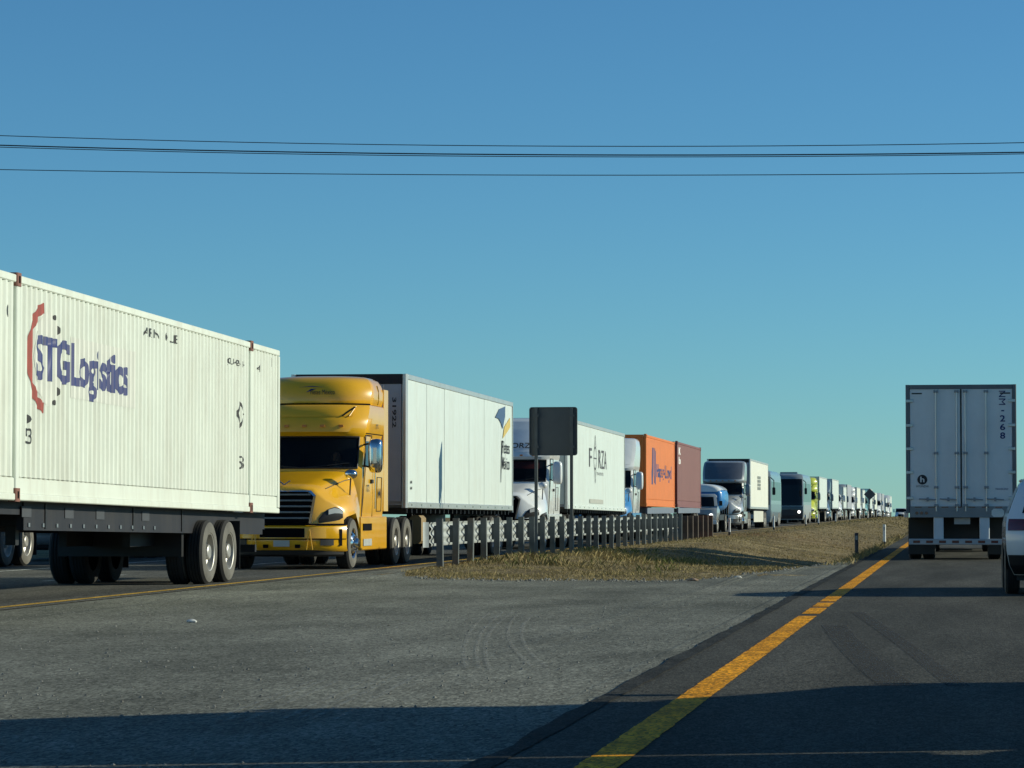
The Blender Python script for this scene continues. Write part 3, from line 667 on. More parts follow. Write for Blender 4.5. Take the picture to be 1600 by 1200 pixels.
# markings
YLINE = asphalt('yellow_marking', (.60, .245, .008), (.82, .35, .015), (.22, .14, .04), 70, rough=.7, patch=2.5, bump=.3)
YOLD = asphalt('worn_yellow_marking', (.46, .28, .05), (.62, .39, .08), (.2, .17, .1), 110, rough=.8, patch=2.5, bump=.3)
WLINE = asphalt('white_marking', (.40, .41, .38), (.55, .55, .5), (.2, .2, .18), 110, rough=.75, patch=3, bump=.3)
for a, b in ((-40, 33.6), (34.3, 36.4), (36.75, 38.4), (38.9, 900)):
    strip('yellow_edge_line', YLINE, -1.75, -1.55, a, min(b, 120), .012, step=.06, parent=rd_r, rag=.009)
strip('yellow_edge_line', YLINE, -1.75, -1.55, 120, 900, .012, parent=rd_r)
strip('yellow_edge_line', YOLD, -11.56, -11.42, -100, 900, .008, parent=rd_l)
strip('white_edge_line', WLINE, -18.15, -18.0, -100, 900, .008, parent=rd_l)
for k in range(40): strip('white_lane_dash', WLINE, -14.98, -14.86, 20+k*14, 25+k*14, .008, parent=rd_l)
for k in range(40): strip('white_lane_dash', WLINE, 1.95, 2.07, -20+k*12, -15+k*12, .012, parent=rd_r)
strip('white_edge_line', WLINE, 5.6, 5.72, -100, 900, .012, parent=rd_r)
# tar joint along the old crossing edge and pale tyre scuffs
TAR = asphalt('tar_joint', (.03, .031, .028), (.05, .05, .045), (.12, .12, .1), 100, patch=2)
mb = MB(); L_, R_ = [], []
for i in range(160):
    y = 8+i*.5; L_.append((-2.25+.05*hsh(2, y, .9), y, .0135)); R_.append((-2.12+.02*hsh(7, y, 1.4), y, .0135))
mb.grid([[a, b] for a, b in zip(L_, R_)]); mb.build('tar_joint', TAR, rd_r, 60, fix=False)
def scuff_mat(name, col, amax, cut=.5):
    m = bpy.data.materials.new(name); m.use_nodes = True; t = m.node_tree; b = t.nodes['Principled BSDF']
    b.inputs['Base Color'].default_value = (*col, 1); b.inputs['Roughness'].default_value = .9
    tc = t.nodes.new('ShaderNodeTexCoord'); n = t.nodes.new('ShaderNodeTexNoise'); n.inputs['Scale'].default_value = 9; n.inputs['Detail'].default_value = 8; n.inputs['Roughness'].default_value = .75
    t.links.new(tc.outputs['Object'], n.inputs[0]); r = t.nodes.new('ShaderNodeValToRGB')
    r.color_ramp.elements[0].position = cut; r.color_ramp.elements[1].position = cut+.22; r.color_ramp.elements[1].color = (amax, amax, amax, 1)
    t.links.new(n.outputs[0], r.inputs[0]); t.links.new(r.outputs[0], b.inputs['Alpha']); return m
SCUFF = scuff_mat('pale_scuff', (.42, .42, .37), .42, .42); DSCUFF = scuff_mat('dark_scuff', (.03, .03, .028), .45, .30)
def track(pts, w, mat, parent, z=.006):
    mb = MB(); rows = []
    for i, (x, y) in enumerate(pts):
        a = pts[max(0, i-1)]; b = pts[min(len(pts)-1, i+1)]; d = Vector((b[0]-a[0], b[1]-a[1])).normalized()
        rows.append([(x-d.y*w/2, y+d.x*w/2, z), (x+d.y*w/2, y-d.x*w/2, z)])
    mb.grid(rows); return mb.build('tyre_mark', mat, parent, 60, fix=False)
def bez(a, b, c, n=14): return [((1-t)**2*a[0]+2*t*(1-t)*b[0]+t*t*c[0], (1-t)**2*a[1]+2*t*(1-t)*b[1]+t*t*c[1]) for t in [i/n for i in range(n+1)]]
for o in (0, .08, .19): track(bez((-4.17+o, 16.6), (-4.30+o, 18.5), (-4.46+o, 20.7)), .035, SCUFF, cr)
for o in (0, .09, .16, .30): track(bez((-3.8+o, 16.8), (-3.95+o, 19), (-4.15+o, 21.4)), .035, SCUFF, cr)
for o in (0, .10, .17): track(bez((-3.62+o, 22.2), (-4.75+o, 28.5), (-5.35+o*1.6, 34.5)), .035, SCUFF, cr)
for o in (0, .11): track(bez((-3.16+o, 22.5), (-4.3+o, 27.9), (-4.9+o*1.6, 33.5)), .035, SCUFF, cr)
for o in (0, .12): track(bez((-6.2+o, 29.5), (-5.7+o, 31.5), (-5.0+o, 33)), .05, SCUFF, cr)
track(bez((-.40, 20.5), (-.85, 25), (-1.25, 31)), .26, DSCUFF, rd_r, .0125); track(bez((.0, 20.5), (-.45, 27), (-1.15, 35)), .16, DSCUFF, rd_r, .0128)

# dry grass on the median (nobody could count it)
GRASS = M('dry_grass', (.34, .265, .125), .9, var=.4, scale=1.3, dirt=.8, dcol=(.16, .155, .045), dscale=.5, spec=.1)
def grass():
    rng = np.random.default_rng(3); V = []; F = []
    def blades(n, x0, x1, y0, y1, h0, h1, w, keep=None):
        k = 0
        while k < n:
            x, y = rng.uniform(x0, x1), rng.uniform(y0, y1)
            c = hsh(x, y, .55)+.5*hsh(x, y, 1.7)
            if c < rng.uniform(-.9, .5): k += .2; continue
            if keep and not keep(x, y): k += .2; continue
            zz = median_z(x, y)+gz(y)-.02; h = rng.uniform(h0, h1)*(1+.9*max(0, c))
            a = rng.uniform(0, 6.283); dx, dy = math.cos(a)*w, math.sin(a)*w; lx, ly = rng.normal(0, .45*h, 2)
            o = len(V); V.extend([(x-dx, y-dy, zz), (x+dx, y+dy, zz), (x+dx*.5+lx*.4, y+dy*.5+ly*.4, zz+h*.62), (x+lx, y+ly, zz+h)])
            F.append((o, o+1, o+2)); F.append((o, o+2, o+3)); k += 1
    def inmed(x, y):
        e = np.interp(x, [-10.9, -10.5, -9.7, -8.8, -7.4, -4.7, -3.9, -3.2, -2.75, -2.5], [64, 57.5, 52.6, 50.6, 50, 49.8, 53, 60, 68, 80]); return y > e-.35+.9*hsh(x, y, 2.2)
    blades(36000, -10.8, -2.4, 49.5, 75, .02, .06, .0055, inmed)
    blades(4200, -9.6, -6.0, 59, 76, .06, .15, .005, lambda x, y: inmed(x, y) and hsh(x, y, .45) > .12)
    blades(24000, -10.7, -2.3, 75, 125, .02, .055, .009, inmed); blades(2600, -2.9, -2.2, 64, 130, .05, .16, .008)
    blades(14000, -10.7, -2.3, 125, 240, .02, .06, .016)
    blades(7000, -10.7, -2.3, 240, 460, .04, .1, .04)
    wd_ = len(F)
    for cx, cy in [(rng.uniform(-9.8, -5.5), rng.uniform(56, 78)) for _ in range(34)]:
        blades(38, cx-.35, cx+.35, cy-.7, cy+.7, .06, .17, .006, inmed)
    me = bpy.data.meshes.new('dry_grass'); me.from_pydata(V, [], F); me.materials.append(GRASS); me.materials.append(M('olive_weed', (.12, .13, .04), .9, var=.4, spec=.1)); me.polygons.foreach_set('material_index', [0]*wd_+[1]*(len(F)-wd_)); me.update()
    tag(link('dry_grass', me), 'short dry straw coloured grass covering the median strip', 'grass', kind='stuff')
grass()
def gravel():
    rng = np.random.default_rng(5); V = []; F = []
    for k in range(9600):
        if k < 9000: x, y = rng.uniform(-11, -2.2), 13+37*rng.random()**1.4; r = .003+.012*rng.random()**4
        else:
            x = rng.uniform(-9.5, -2.8); y = np.interp(x, [-9.7, -8.8, -7.4, -4.7, -3.9, -3.2, -2.75], [52.6, 50.6, 50, 49.8, 53, 60, 68])+rng.normal(-.2, .4); r = .01+.03*rng.random()**2
        o = len(V); z = .004+max(0, median_z(x, y))
        for i in range(5): a = i*1.2566+rng.uniform(-.3, .3); q = r*rng.uniform(.7, 1.3); V.append((x+q*math.cos(a), y+q*math.sin(a), z))
        V.append((x+rng.uniform(-.3, .3)*r, y, z+r*rng.uniform(.6, 1.1)))
        F.extend([(o+i, o+(i+1) % 5, o+5) for i in range(5)])
    me = bpy.data.meshes.new('loose_gravel'); me.from_pydata(V, [], F); me.materials.append(M('gravel_stone', (.2, .195, .17), .9, var=.6, scale=2.)); me.update()
    tag(link('loose_gravel', me), 'loose pale gravel scattered over the paved crossing', 'gravel', kind='stuff')
gravel()

# =================================================================== QUEUE, TRUCK 1: white container on navy chassis
XC = -13.03
RCAST = M('rusty_casting', (.20, .08, .055), .7, var=.2)
YN = 34.65; CL = 16.85
ct, surf, cuts = container('long white corrugated container with blue and red logo, nearest in the queue', XC, YN, CL, 1.33, 4.18, .21, CONT_W, posts=(1.98, 14.7), period=.21, casting=RCAST, low=.30, hw=1.30)
def cdecal(bm, name, mat, extra=0.): return place_bm(bm, name, mat, ct, lambda a, b: (surf(a, b)[0]+extra, a, surf(a, b)[2]), cuts)
ghost = poly_bm([circle(3.35, 3.20, .62, 28)]); cdecal(ghost, 'ghost_patch', GHOST)
cdecal(poly_bm([[(4.3, 2.74), (7.55, 2.74), (7.55, 3.56), (4.3, 3.56)]]), 'ghost_patch', GHOST, .0005)
bm = flat_text('STGLogistics', 4.4, .76, .032)
for v in bm.verts: v.co.x += 2.78; v.co.y += 2.73
cdecal(bm, 'lettering', TXT_NAVY, .003)
def ring_logo():
    polys = arc(3.18, 3.20, .58, .72, 92, 268, 26); cdecal(poly_bm(polys), 'logo_arc', TXT_RED, .002)
    for a, r in ((58, .03), (38, .05), (-58, .03), (-38, .05)):
        cdecal(poly_bm([circle(3.25+.66*math.cos(R(a)), 3.20+.66*math.sin(R(a)), r*1.2, 10)]), 'logo_dot', TXT_BLACK, .002)
ring_logo()
def ctext(s, a, b, w, h, mat=TXT_BLACK, bold=.0):
    bm = flat_text(s, w, h, bold)
    for v in bm.verts: v.co.x += a; v.co.y += b
    cdecal(bm, 'lettering', mat, .003)
ctext('ARIN 10 UE', 8.0, 3.83, 1.9, .13); ctext('J0U 424 4', 13.05, 3.70, 1.2, .13); ctext('4', 15.2, 3.72, .22, .12); ctext('11', 16.25, 3.86, .3, .16)
ctext('53', 2.35, 2.06, .24, .2); ctext('53', 13.95, 2.03, .3, .22)
cdecal(poly_bm([[(13.75, 2.95), (14.0, 3.16), (14.25, 2.95), (14.0, 2.70)]]), 'logo_mark', TXT_BLACK, .002)
cdecal(poly_bm([[(13.83, 2.95), (14.0, 3.09), (14.17, 2.95), (14.0, 2.78)]]), 'logo_mark', CONT_W, .004)
cdecal(poly_bm([[(2.4, 2.38), (2.5, 2.44), (2.6, 2.38), (2.5, 2.32)]]), 'logo_mark', TXT_BLACK, .002)
ctext('c', 1.55, 3.62, .14, .16)
ch = thing('container_chassis', (XC, YN, 0), 'dark navy skeletal chassis carrying the long white container', 'trailer')
p = .21/CL; mb = MB(p)
for sx in (-1, 1): mb.box(sx*1.02-.05, sx*1.02+.05, 3.0, CL-.3, .96, 1.325)
mb.box(-1.06, 1.06, CL-.3, CL-.1, 1.05, 1.325); mb.box(-1.05, 1.05, .3, 3.0, 1.16, 1.325); mb.build('frame', NAVY, ch)
for k in range(9): MB(p).box(-.965, .965, 3.4+k*1.45, 3.52+k*1.45, 1.02, 1.3).build('cross_member', NAVY, ch)
for k in range(11): MB(p).cbox((1.075, 2.9+k*.62+.3, 1.03), (.02, .07, .05)).build('side_marker', GREYP, ch)
for k, y in enumerate((3.1, 5.0, 6.5, 8.9)): MB(p).cbox((1.075, y, 1.2), (.01, .4, .14)).build('stencil_plate', M('dull_stencil', (.05, .055, .065), .6), ch)
for y in (3.9, 8.2, 11.0): MB(p).box(1.071, 1.085, y, y+.06, .985, 1.32).build('rib', BLACK, ch)
mb = MB()
for sx in (-1, 1): mb.box(sx*.5-.06, sx*.5+.06, 9.9, CL-2.2, .62, .96)
mb.box(-1.0, 1.0, 11.3, 11.42, .45, .95); mb.build('bogie_frame', BLACK, ch)
for y in (46.75-YN, 48.05-YN):
    MB().box(-.95, .95, y-.07, y+.07, .44, .58).build('axle', BLACK, ch)
    for sx in (-1, 1): wheel(ch, sx*1.27, y, 'dual', 'rim_dish', 1.0)
for sx in (-1, 1): MB().box(sx*.95-.32, sx*.95+.32, 48.05-YN+.66, 48.05-YN+.675, .22, 1.0).build('mudflap', BLACK, ch)
for sx in (-1, 1): MB().box(sx*.7-.07, sx*.7+.07, 3.6, 3.74, .72, .98).build('landing_leg', BLACK, ch)
mb = MB(); mb.box(-.95, .95, CL-.35, CL-.25, .45, .58)
for sx in (-1, 1): mb.box(sx*.6-.05, sx*.6+.05, CL-.33, CL-.26, .58, .97)
mb.build('underride_bar', NAVY, ch)
tractor('lorry_cab', 'white lorry cab pulling the long white container, outside the picture on the left', XC, YN-7.4, WTRUCK)

# lorry in the far lane behind it: only its silver wheels show
trailer('white box trailer with bare silver wheels in the far lane behind the container', -20.6, 48.4, 14.6, 1.2, 4.05, 0., WHITE, wheel_y=(59.9-48.4, 61.2-48.4), group=None)

tractor('lorry_cab', 'grey lorry cab in the far lane, hidden behind the yellow lorry', -20.6, 66.0, GREYP, detail=False)
trailer('grey box trailer in the far lane, hidden behind the white panelled trailer', -20.6, 72.5, 15.5, 1.2, 4.0, 0., NOSE2, skirt=BLACK, group=None)

# =================================================================== TRUCK 2: yellow cab and panelled trailer
XT = -13.09
def yl_logo(t, rs):
    pl = [[(-.28, 3.69), (.02, 3.715), (.30, 3.69), (.02, 3.70)], [(-.10, 3.58), (.0, 3.655), (.12, 3.66), (.02, 3.62)]]
    place_bm(poly_bm(pl), 'logo_mark', TXT_NAVY, t, lambda a, b: (a*1.0, rs.near(a/1.16, b, .012)[1], b))
    bm = flat_text('Fletes México', .5, .10, .0)
    place_bm(bm, 'lettering', TXT_BLACK, t, lambda a, b: (a, rs.near(a/1.16, 3.54+b, .014)[1], 3.54+b))
ty = tractor('lorry_cab', 'yellow lorry cab with dark grille and sunlit side, behind the white container', XT, 57.65, YEL, roof='two', logo=yl_logo)
side_text('31922', 1.215, 3.5, 2.86, .22, .09, TXT_BLACK, ty); side_text('172', 1.215, 2.5, 1.55, .25, .14, TXT_BLACK, ty); side_text('M', 1.205, 3.82, 1.42, .2, .2, TXT_BLACK, ty)
mb = MB(); mb.poly_tube([(-.12, .28, 1.75), (0, .26, 1.67), (.12, .28, 1.75)], .015, 6); mb.build('hood_emblem', CHROME, ty)
driver((XT+.52, 57.65+2.85, 1.50), 'driver in a pale shirt behind the wheel of the yellow lorry')
t2 = trailer('white panelled box trailer with blue and yellow arrow logo behind the yellow cab', XT, 64.25, 15.75, 1.22, 4.13, .07, WHITE, panels='objects', npan=13, nose=NOSE2)
front_text('31922', .96, -.005, 3.62, .66, .09, TXT_BLACK, t2, rot=-1, bold=.02)
p = .07/15.75
def t2d(polys, mat, name='logo_mark', x=1.292): return place_bm(poly_bm(polys), name, mat, t2, lambda a, b: (x, a, b-p*a))
MB().chbox(.95, 1.22, 2.15, 2.75, .42, 1.05, .06, 'y').build('storage_box', M('tan_box', (.30, .21, .10), .6, dirt=.2), t2)
LB = M('logo_blue', (.05, .10, .20), .5); LY = M('logo_yellow', (.62, .46, .12), .5)
t2d([[(12.6, 3.62), (13.3, 3.86), (14.35, 3.97), (14.3, 3.7), (13.9, 3.35), (13.6, 3.5), (13.2, 3.6)]], LB)
t2d([[(13.9, 3.10), (14.2, 3.42), (15.2, 3.70), (15.25, 3.45), (14.7, 3.3)]], LY)
side_text('Fletes', 1.292, 13.8, 2.72, 1.35, .33, TXT_BLACK, t2, bold=.01, shear=p); side_text('México', 1.292, 13.8, 2.30, 1.35, .33, TXT_BLACK, t2, bold=.01, shear=p)
t2d([[(13.55, 1.95), (13.62, 1.95), (13.9, 3.05), (13.75, 3.05)]], TXT_BLACK)
for z in (1.62, 1.75): side_text('M', 1.292, .45, z, .16, .07, TXT_BLACK, t2, shear=p)

# =================================================================== TRUCK 3: white cab, trailer with dark emblem
XT3 = -13.25
def red_curtain(t, sh):
    mt = M('red_curtain', (.22, .02, .015), .8); 
    MB().grid([[sh.near(-.1+.95*i/8, z, -.09) for i in range(9)] for z in (2.4, 2.62)]).build('sun_curtain', mt, t)
    MB().grid([[sh.near(-.75+.4*i/4, z, -.09) for i in range(5)] for z in (2.36, 2.6)]).build('sun_curtain', M('pale_curtain', (.4, .45, .42), .8), t)
def t3logo(t, sh):
    bm = flat_text('FORZA', .9, .16, .01); place_bm(bm, 'lettering', TXT_BLACK, t, lambda a, b: (a-.1, sh.near((a-.1)/1.2, 3.02+b, .03)[1], 3.02+b))
t3c = tractor('lorry_cab', 'white lorry cab with black grille and red curtain, seen behind the blank road sign', XT3, 87.0, WTRUCK, roof='slope', roofmat=M('white_fairing', (.62, .66, .68), .4, coat=.3), grille='wide', cabin=red_curtain, logo=t3logo)
t3 = trailer('white box trailer with dark diamond emblem to the right of the blank sign', XT3, 92.8, 16.2, 1.2, 4.03, .1, WHITE, panels='mesh', npan=22, skirt=None, low_rail=WHITE)
p = .1/16.2
def t3d(polys, mat, name='logo_mark', x=1.294): return place_bm(poly_bm(polys), name, mat, t3, lambda a, b: (x, a, b-p*a))
GT = M('grey_lettering', (.09, .09, .10), .6)
for s, a in (('F', 5.5), ('R', 8.1), ('Z', 8.95), ('A', 9.75)):
    side_text(s, 1.294, a, 2.62, .7, .62, GT, t3, bold=.0, shear=p)
t3d(arc(7.15, 2.93, .34, .40, 0, 360, 20), GT)
t3d([[(6.9, 3.3), (7.15, 3.7), (7.2, 3.7), (6.98, 3.3)], [(7.2, 3.7), (7.4, 3.3), (7.32, 3.3), (7.13, 3.7)], [(6.9, 2.55), (7.15, 2.1), (7.2, 2.1), (6.98, 2.55)], [(7.2, 2.1), (7.4, 2.55), (7.32, 2.55), (7.13, 2.1)], [(6.8, 2.91), (7.5, 2.91), (7.5, 2.95), (6.8, 2.95)]], GT)
side_text('TRANSPORTES', 1.294, 7.6, 2.38, 1.9, .10, GT, t3, shear=p, bold=0)
t3d([[(5.6, 1.42), (9.4, 1.42), (9.4, 1.56), (5.6, 1.56)]], M('faded_strip', (.42, .43, .38), .6), 'faded_strip')

# =================================================================== TRUCK 4: blue and white cab, orange and maroon containers
XT4 = -13.5
t4 = tractor('lorry_cab', 'white and blue lorry cab in front of the orange container', XT4, 112.9, WTRUCK, roof='slope', low=BLUEP, frontmat=BLUEP, mirror=WTRUCK)
ORANGE = M('orange_container_paint', (.72, .19, .025), .5, dirt=.2, dcol=(.4, .12, .03), var=.05)
MAROON = M('maroon_container_paint', (.20, .075, .07), .55, dirt=.4, dcol=(.28, .12, .1), var=.08)
ocont, osurf, ocuts = container('orange corrugated container with blue lettering', XT4, 119.4, 12.2, 1.30, 4.16, .05, ORANGE, hw=1.25, casting=ORANGE, period=.28)
def od(bm, mat, name='lettering', e=.003): return place_bm(bm, name, mat, ocont, lambda a, b: (osurf(a, b)[0]+e, a, osurf(a, b)[2]), ocuts)
bm = flat_text('Hapag-Lloyd', 6.6, .72, .02)
for v in bm.verts: v.co.x += 4.2; v.co.y += 2.35
od(bm, TXT_NAVY)
od(poly_bm([[(2.3, 2.2), (2.9, 2.2), (3.1, 3.7), (2.5, 3.7)], [(3.3, 2.3), (3.9, 2.2), (4.05, 3.5), (3.5, 3.7)]]), TXT_NAVY, 'logo_mark')
mcont, msurf, mcuts = container('maroon corrugated container with small white marks behind the orange one', XT4, 132.9, 12.3, 1.27, 4.18, .05, MAROON, hw=1.25, casting=MAROON, period=.28)
def md(bm, mat, name='lettering', e=.003): return place_bm(bm, name, mat, mcont, lambda a, b: (msurf(a, b)[0]+e, a, msurf(a, b)[2]), mcuts)
for s, b in (('K', 3.62), ('b', 3.2)):
    bm = flat_text(s, .9, .32, .03)
    for v in bm.verts: v.co.x += .9; v.co.y += b
    md(bm, TXT_WHITE)
SLATE = M('slate_chassis_paint', (.16, .19, .24), .5, dirt=.3)
for y0, lab in ((119.4, 'slate blue skeletal chassis under the orange container'), (132.9, 'slate blue skeletal chassis under the maroon container')):
    c = thing('container_chassis', (XT4, y0, 0), lab, 'trailer'); mb = MB()
    for sx in (-1, 1): mb.box(sx*1.2-.04, sx*1.2+.04, .6, 12.0, 1.0, 1.24)
    for k in range(8): mb.box(-1.15, 1.15, .8+k*1.5, .95+k*1.5, 1.02, 1.22)
    mb.build('frame', SLATE, c)
    mb = MB(); 
    for sx in (-1, 1): mb.box(sx*.5-.06, sx*.5+.06, 7.4, 11.8, .62, .99)
    mb.build('bogie_frame', BLACK, c)
    for y in (9.3, 10.6):
        MB().box(-.95, .95, y-.06, y+.06, .45, .58).build('axle', BLACK, c)
        for sx in (-1, 1): wheel(c, sx*1.25, y)
    for sx in (-1, 1): MB().box(sx*.9-.06, sx*.9+.06, 2.4, 2.52, .4, 1.0).build('landing_leg', BLACK, c)

# =================================================================== TRUCK 5: small blue and white tank lorry
def tank_lorry(xc, yb):
    t = thing('tank_lorry', (xc, yb, 0), 'small blue and white rounded lorry with lit headlights behind the maroon container', 'truck')
    sh = Shell([(.55, 0.05, 2.0, .95, .15, .02), (.95, 0.0, 2.0, 1.0, .18, .02), (1.15, .05, 2.0, 1.0, .2, .02), (1.22, .75, 2.0, .96, .12, .02), (1.28, .95, 2.0, .95, .1, .02), (1.85, 1.3, 2.0, .86, .1, .02), (1.95, 1.45, 2.0, .76, .1, .02)])
    sh.mb().build('cab_body', M('slate_cab_paint', (.3, .34, .36), .35, coat=.5), t, 40)
    sh.near_patch(-.85, .85, 1.31, 1.80, .012).build('windscreen', DGLASS, t, 60)
    sh.near_patch(-.5, .5, .68, .92, .012).build('grille', BLACK, t, 60)
    for sx in (-1, 1):
        p = sh.near(sx*.72, .86, .01); mb = MB(); mb.tube((p[0], p[1]+.03, p[2]), (p[0], p[1]-.02, p[2]), .1, 14); mb.build('headlight', LIT, t)
        sh.side_patch(sx, ((1.25, 1.32), (1.9, 1.32), (1.9, 1.78), (1.45, 1.78)), .012).build('door_window', DGLASS, t)
        mb = MB(); mb.chbox(sx*1.12-.08, sx*1.12+.08, 1.05, 1.13, 1.35, 1.6, .02, 'y'); mb.build('side_mirror', BLACK, t)
    def sec(y, s=1.): 
        r = []
        for i in range(28):
            a = 2*math.pi*i/28; c, q = math.cos(a), math.sin(a)
            r.append((1.12*s*math.copysign(abs(c)**.7, c), y, 1.72+.72*s*math.copysign(abs(q)**.7, q)))
        return r
    BL = M('blue_band', (.015, .19, .5), .4, coat=.4)
    mb = MB(); mb.rings([sec(2.15, .8), sec(2.2, .93), sec(2.35, 1.), sec(6.3, 1.), sec(6.45, .93), sec(6.5, .8)]); mb.build('tank', BL, t, 50)
    mb = MB(); rows = []
    for y, s in ((2.08, .80), (2.14, .95), (2.32, 1.03), (6.32, 1.03), (6.52, .9)):
        r = [(1.12*s*math.copysign(abs(math.cos(a))**.7, math.cos(a)), y, 1.72+.72*s*math.copysign(abs(math.sin(a))**.7, math.sin(a))) for a in [R(28+124*i/16) for i in range(17)]]
        rows.append(r)
    mb.rings(rows); mb.build('white_top', WTRUCK, t, 50)
    mb = MB(); mb.box(-1.0, 1.0, 1.6, 6.5, .62, .9); mb.build('chassis_frame', BLACK, t)
    for sx in (-1, 1): wheel(t, sx*1.0, .75, 'single', 'rim_dish', .85); wheel(t, sx*1.08, 5.2, 'dual', 'rim_dish', .9)
    MB().chbox(-1.0, 1.0, -.12, .0, .42, .62, .03, 'x').build('bumper', WTRUCK, t)
tank_lorry(-12.9, 150.5)

# =================================================================== TRUCK 6: silver cab and white trailer
XT6 = -13.25
DKF = M('dark_silver_fairing', (.16, .17, .19), .3, metal=.4, coat=.5)
t6c = tractor('lorry_cab', 'silver grey lorry cab with tall sloping dark roof before a white trailer', XT6, 169.9, SILVER, roof='slope', roofmat=DKF, grille='tall')
t6 = trailer('white box trailer behind the silver lorry cab', XT6, 176.6, 16.6, 1.2, 4.13, .05, M('cream_trailer_paint', (.74, .75, .66), .5, dirt=.3, dcol=(.45, .4, .3), var=.03), npan=14, nose=NOSE2, skirt=M('cream_skirt', (.62, .61, .52), .5))
for k in range(4): place_bm(poly_bm([[(6.2, 2.35+k*.22), (9.0, 2.35+k*.22), (9.0, 2.52+k*.22), (6.2, 2.52+k*.22)]]), 'lettering_block', M('grey_block', (.2, .22, .2), .6), t6, lambda a, b: (1.296, a, b))

# =================================================================== BUSES
def bus(label, xc, yb, L, H, body, lower, front, lit=True, group='coaches queued in the oncoming carriageway'):
    t = thing('coach', (xc, yb, gz(yb)), label, 'bus', group)
    lv = [(.32, .12, L, 1.2, .16, .05), (.6, .02, L, 1.26, .2, .05), (1.15, .0, L, 1.28, .22, .05), (1.5, .02, L, 1.28, .24, .05), (H-.9, .25, L, 1.27, .28, .06), (H-.35, .42, L, 1.24, .3, .1), (H-.12, .6, L-.05, 1.16, .32, .15), (H-.02, .95, L-.2, 1.0, .3, .2), (H, 1.5, L-.5, .8, .3, .3)]
    sh = Shell(lv); sh.mb().build('body', body, t, 40)
    sh.near_patch(-.93, .93, 1.45, H-.42, .014, 16, 8).build('windscreen', DGLASS, t, 60)
    fp = sh.near_patch(-.97, .97, .40, 1.40, .012, 16, 6).build('front_panel', front, t, 60)
    for sx in (-1, 1):
        p = sh.near(sx*.74, .95, .02); mb = MB(); mb.tube((p[0], p[1]+.05, p[2]), (p[0], p[1]-.02, p[2]), .12, 14); mb.build('headlight', LIT if lit and sx == 1 else LAMP, fp)
        n = int((L-1.6)/1.5)
        for k in range(n):
            y = 1.0+k*(L-1.6)/n
            sh.side_patch(sx, ((y+.03, 1.75), (y+(L-1.6)/n-.03, 1.75), (y+(L-1.6)/n-.03, H-.75), (y+.03, H-.75)), .008, 2, 3).build('side_window', DGLASS if lower is not body else GREYP, t, 60)
        sh.side_patch(sx, ((.9, .42), (L-.4, .42), (L-.4, 1.5), (.9, 1.5)), .006, 4, 5).build('luggage_panel', lower, t, 60)
        mb = MB(); mb.poly_tube([sh.side(sx, .45, H-.5, 0), (sx*1.5, -.15, H-.7), (sx*1.5, -.2, H-1.2)], .03); mb.chbox(sx*1.5-.1, sx*1.5+.1, -.28, -.14, H-1.65, H-1.15, .04, 'y'); mb.build('side_mirror', BLACK, t)
        wheel(t, sx*1.29, 2.6, 'single', 'rim_steer'); wheel(t, sx*1.29, L-3.2, 'dual'); wheel(t, sx*1.29, L-2.0, 'dual')
    mb = MB(); mb.chbox(-.7, .7, 2.5, 4.5, H-.02, H+.16, .05, 'y'); mb.build('roof_unit', body, t)
    return t
NAVYB = M('dark_coach_paint', (.02, .028, .04), .25, coat=.8); GREYB = M('silver_coach_paint', (.30, .34, .35), .35, metal=.3, coat=.5)
bus('blue grey coach in shade behind the white trailer of the silver lorry', -13.35, 197.5, 12.0, 3.75, M('blue_grey_coach', (.22, .28, .31), .3, coat=.6), M('blue_grey_lower', (.15, .2, .24), .35, coat=.4), M('blue_grey_front', (.3, .36, .4), .35), lit=False)
bus('dark fronted silver coach with one lit headlight', -13.4, 240.5, 13.5, 4.0, GREYB, M('silver_lower', (.36, .39, .39), .4, metal=.3), NAVYB)

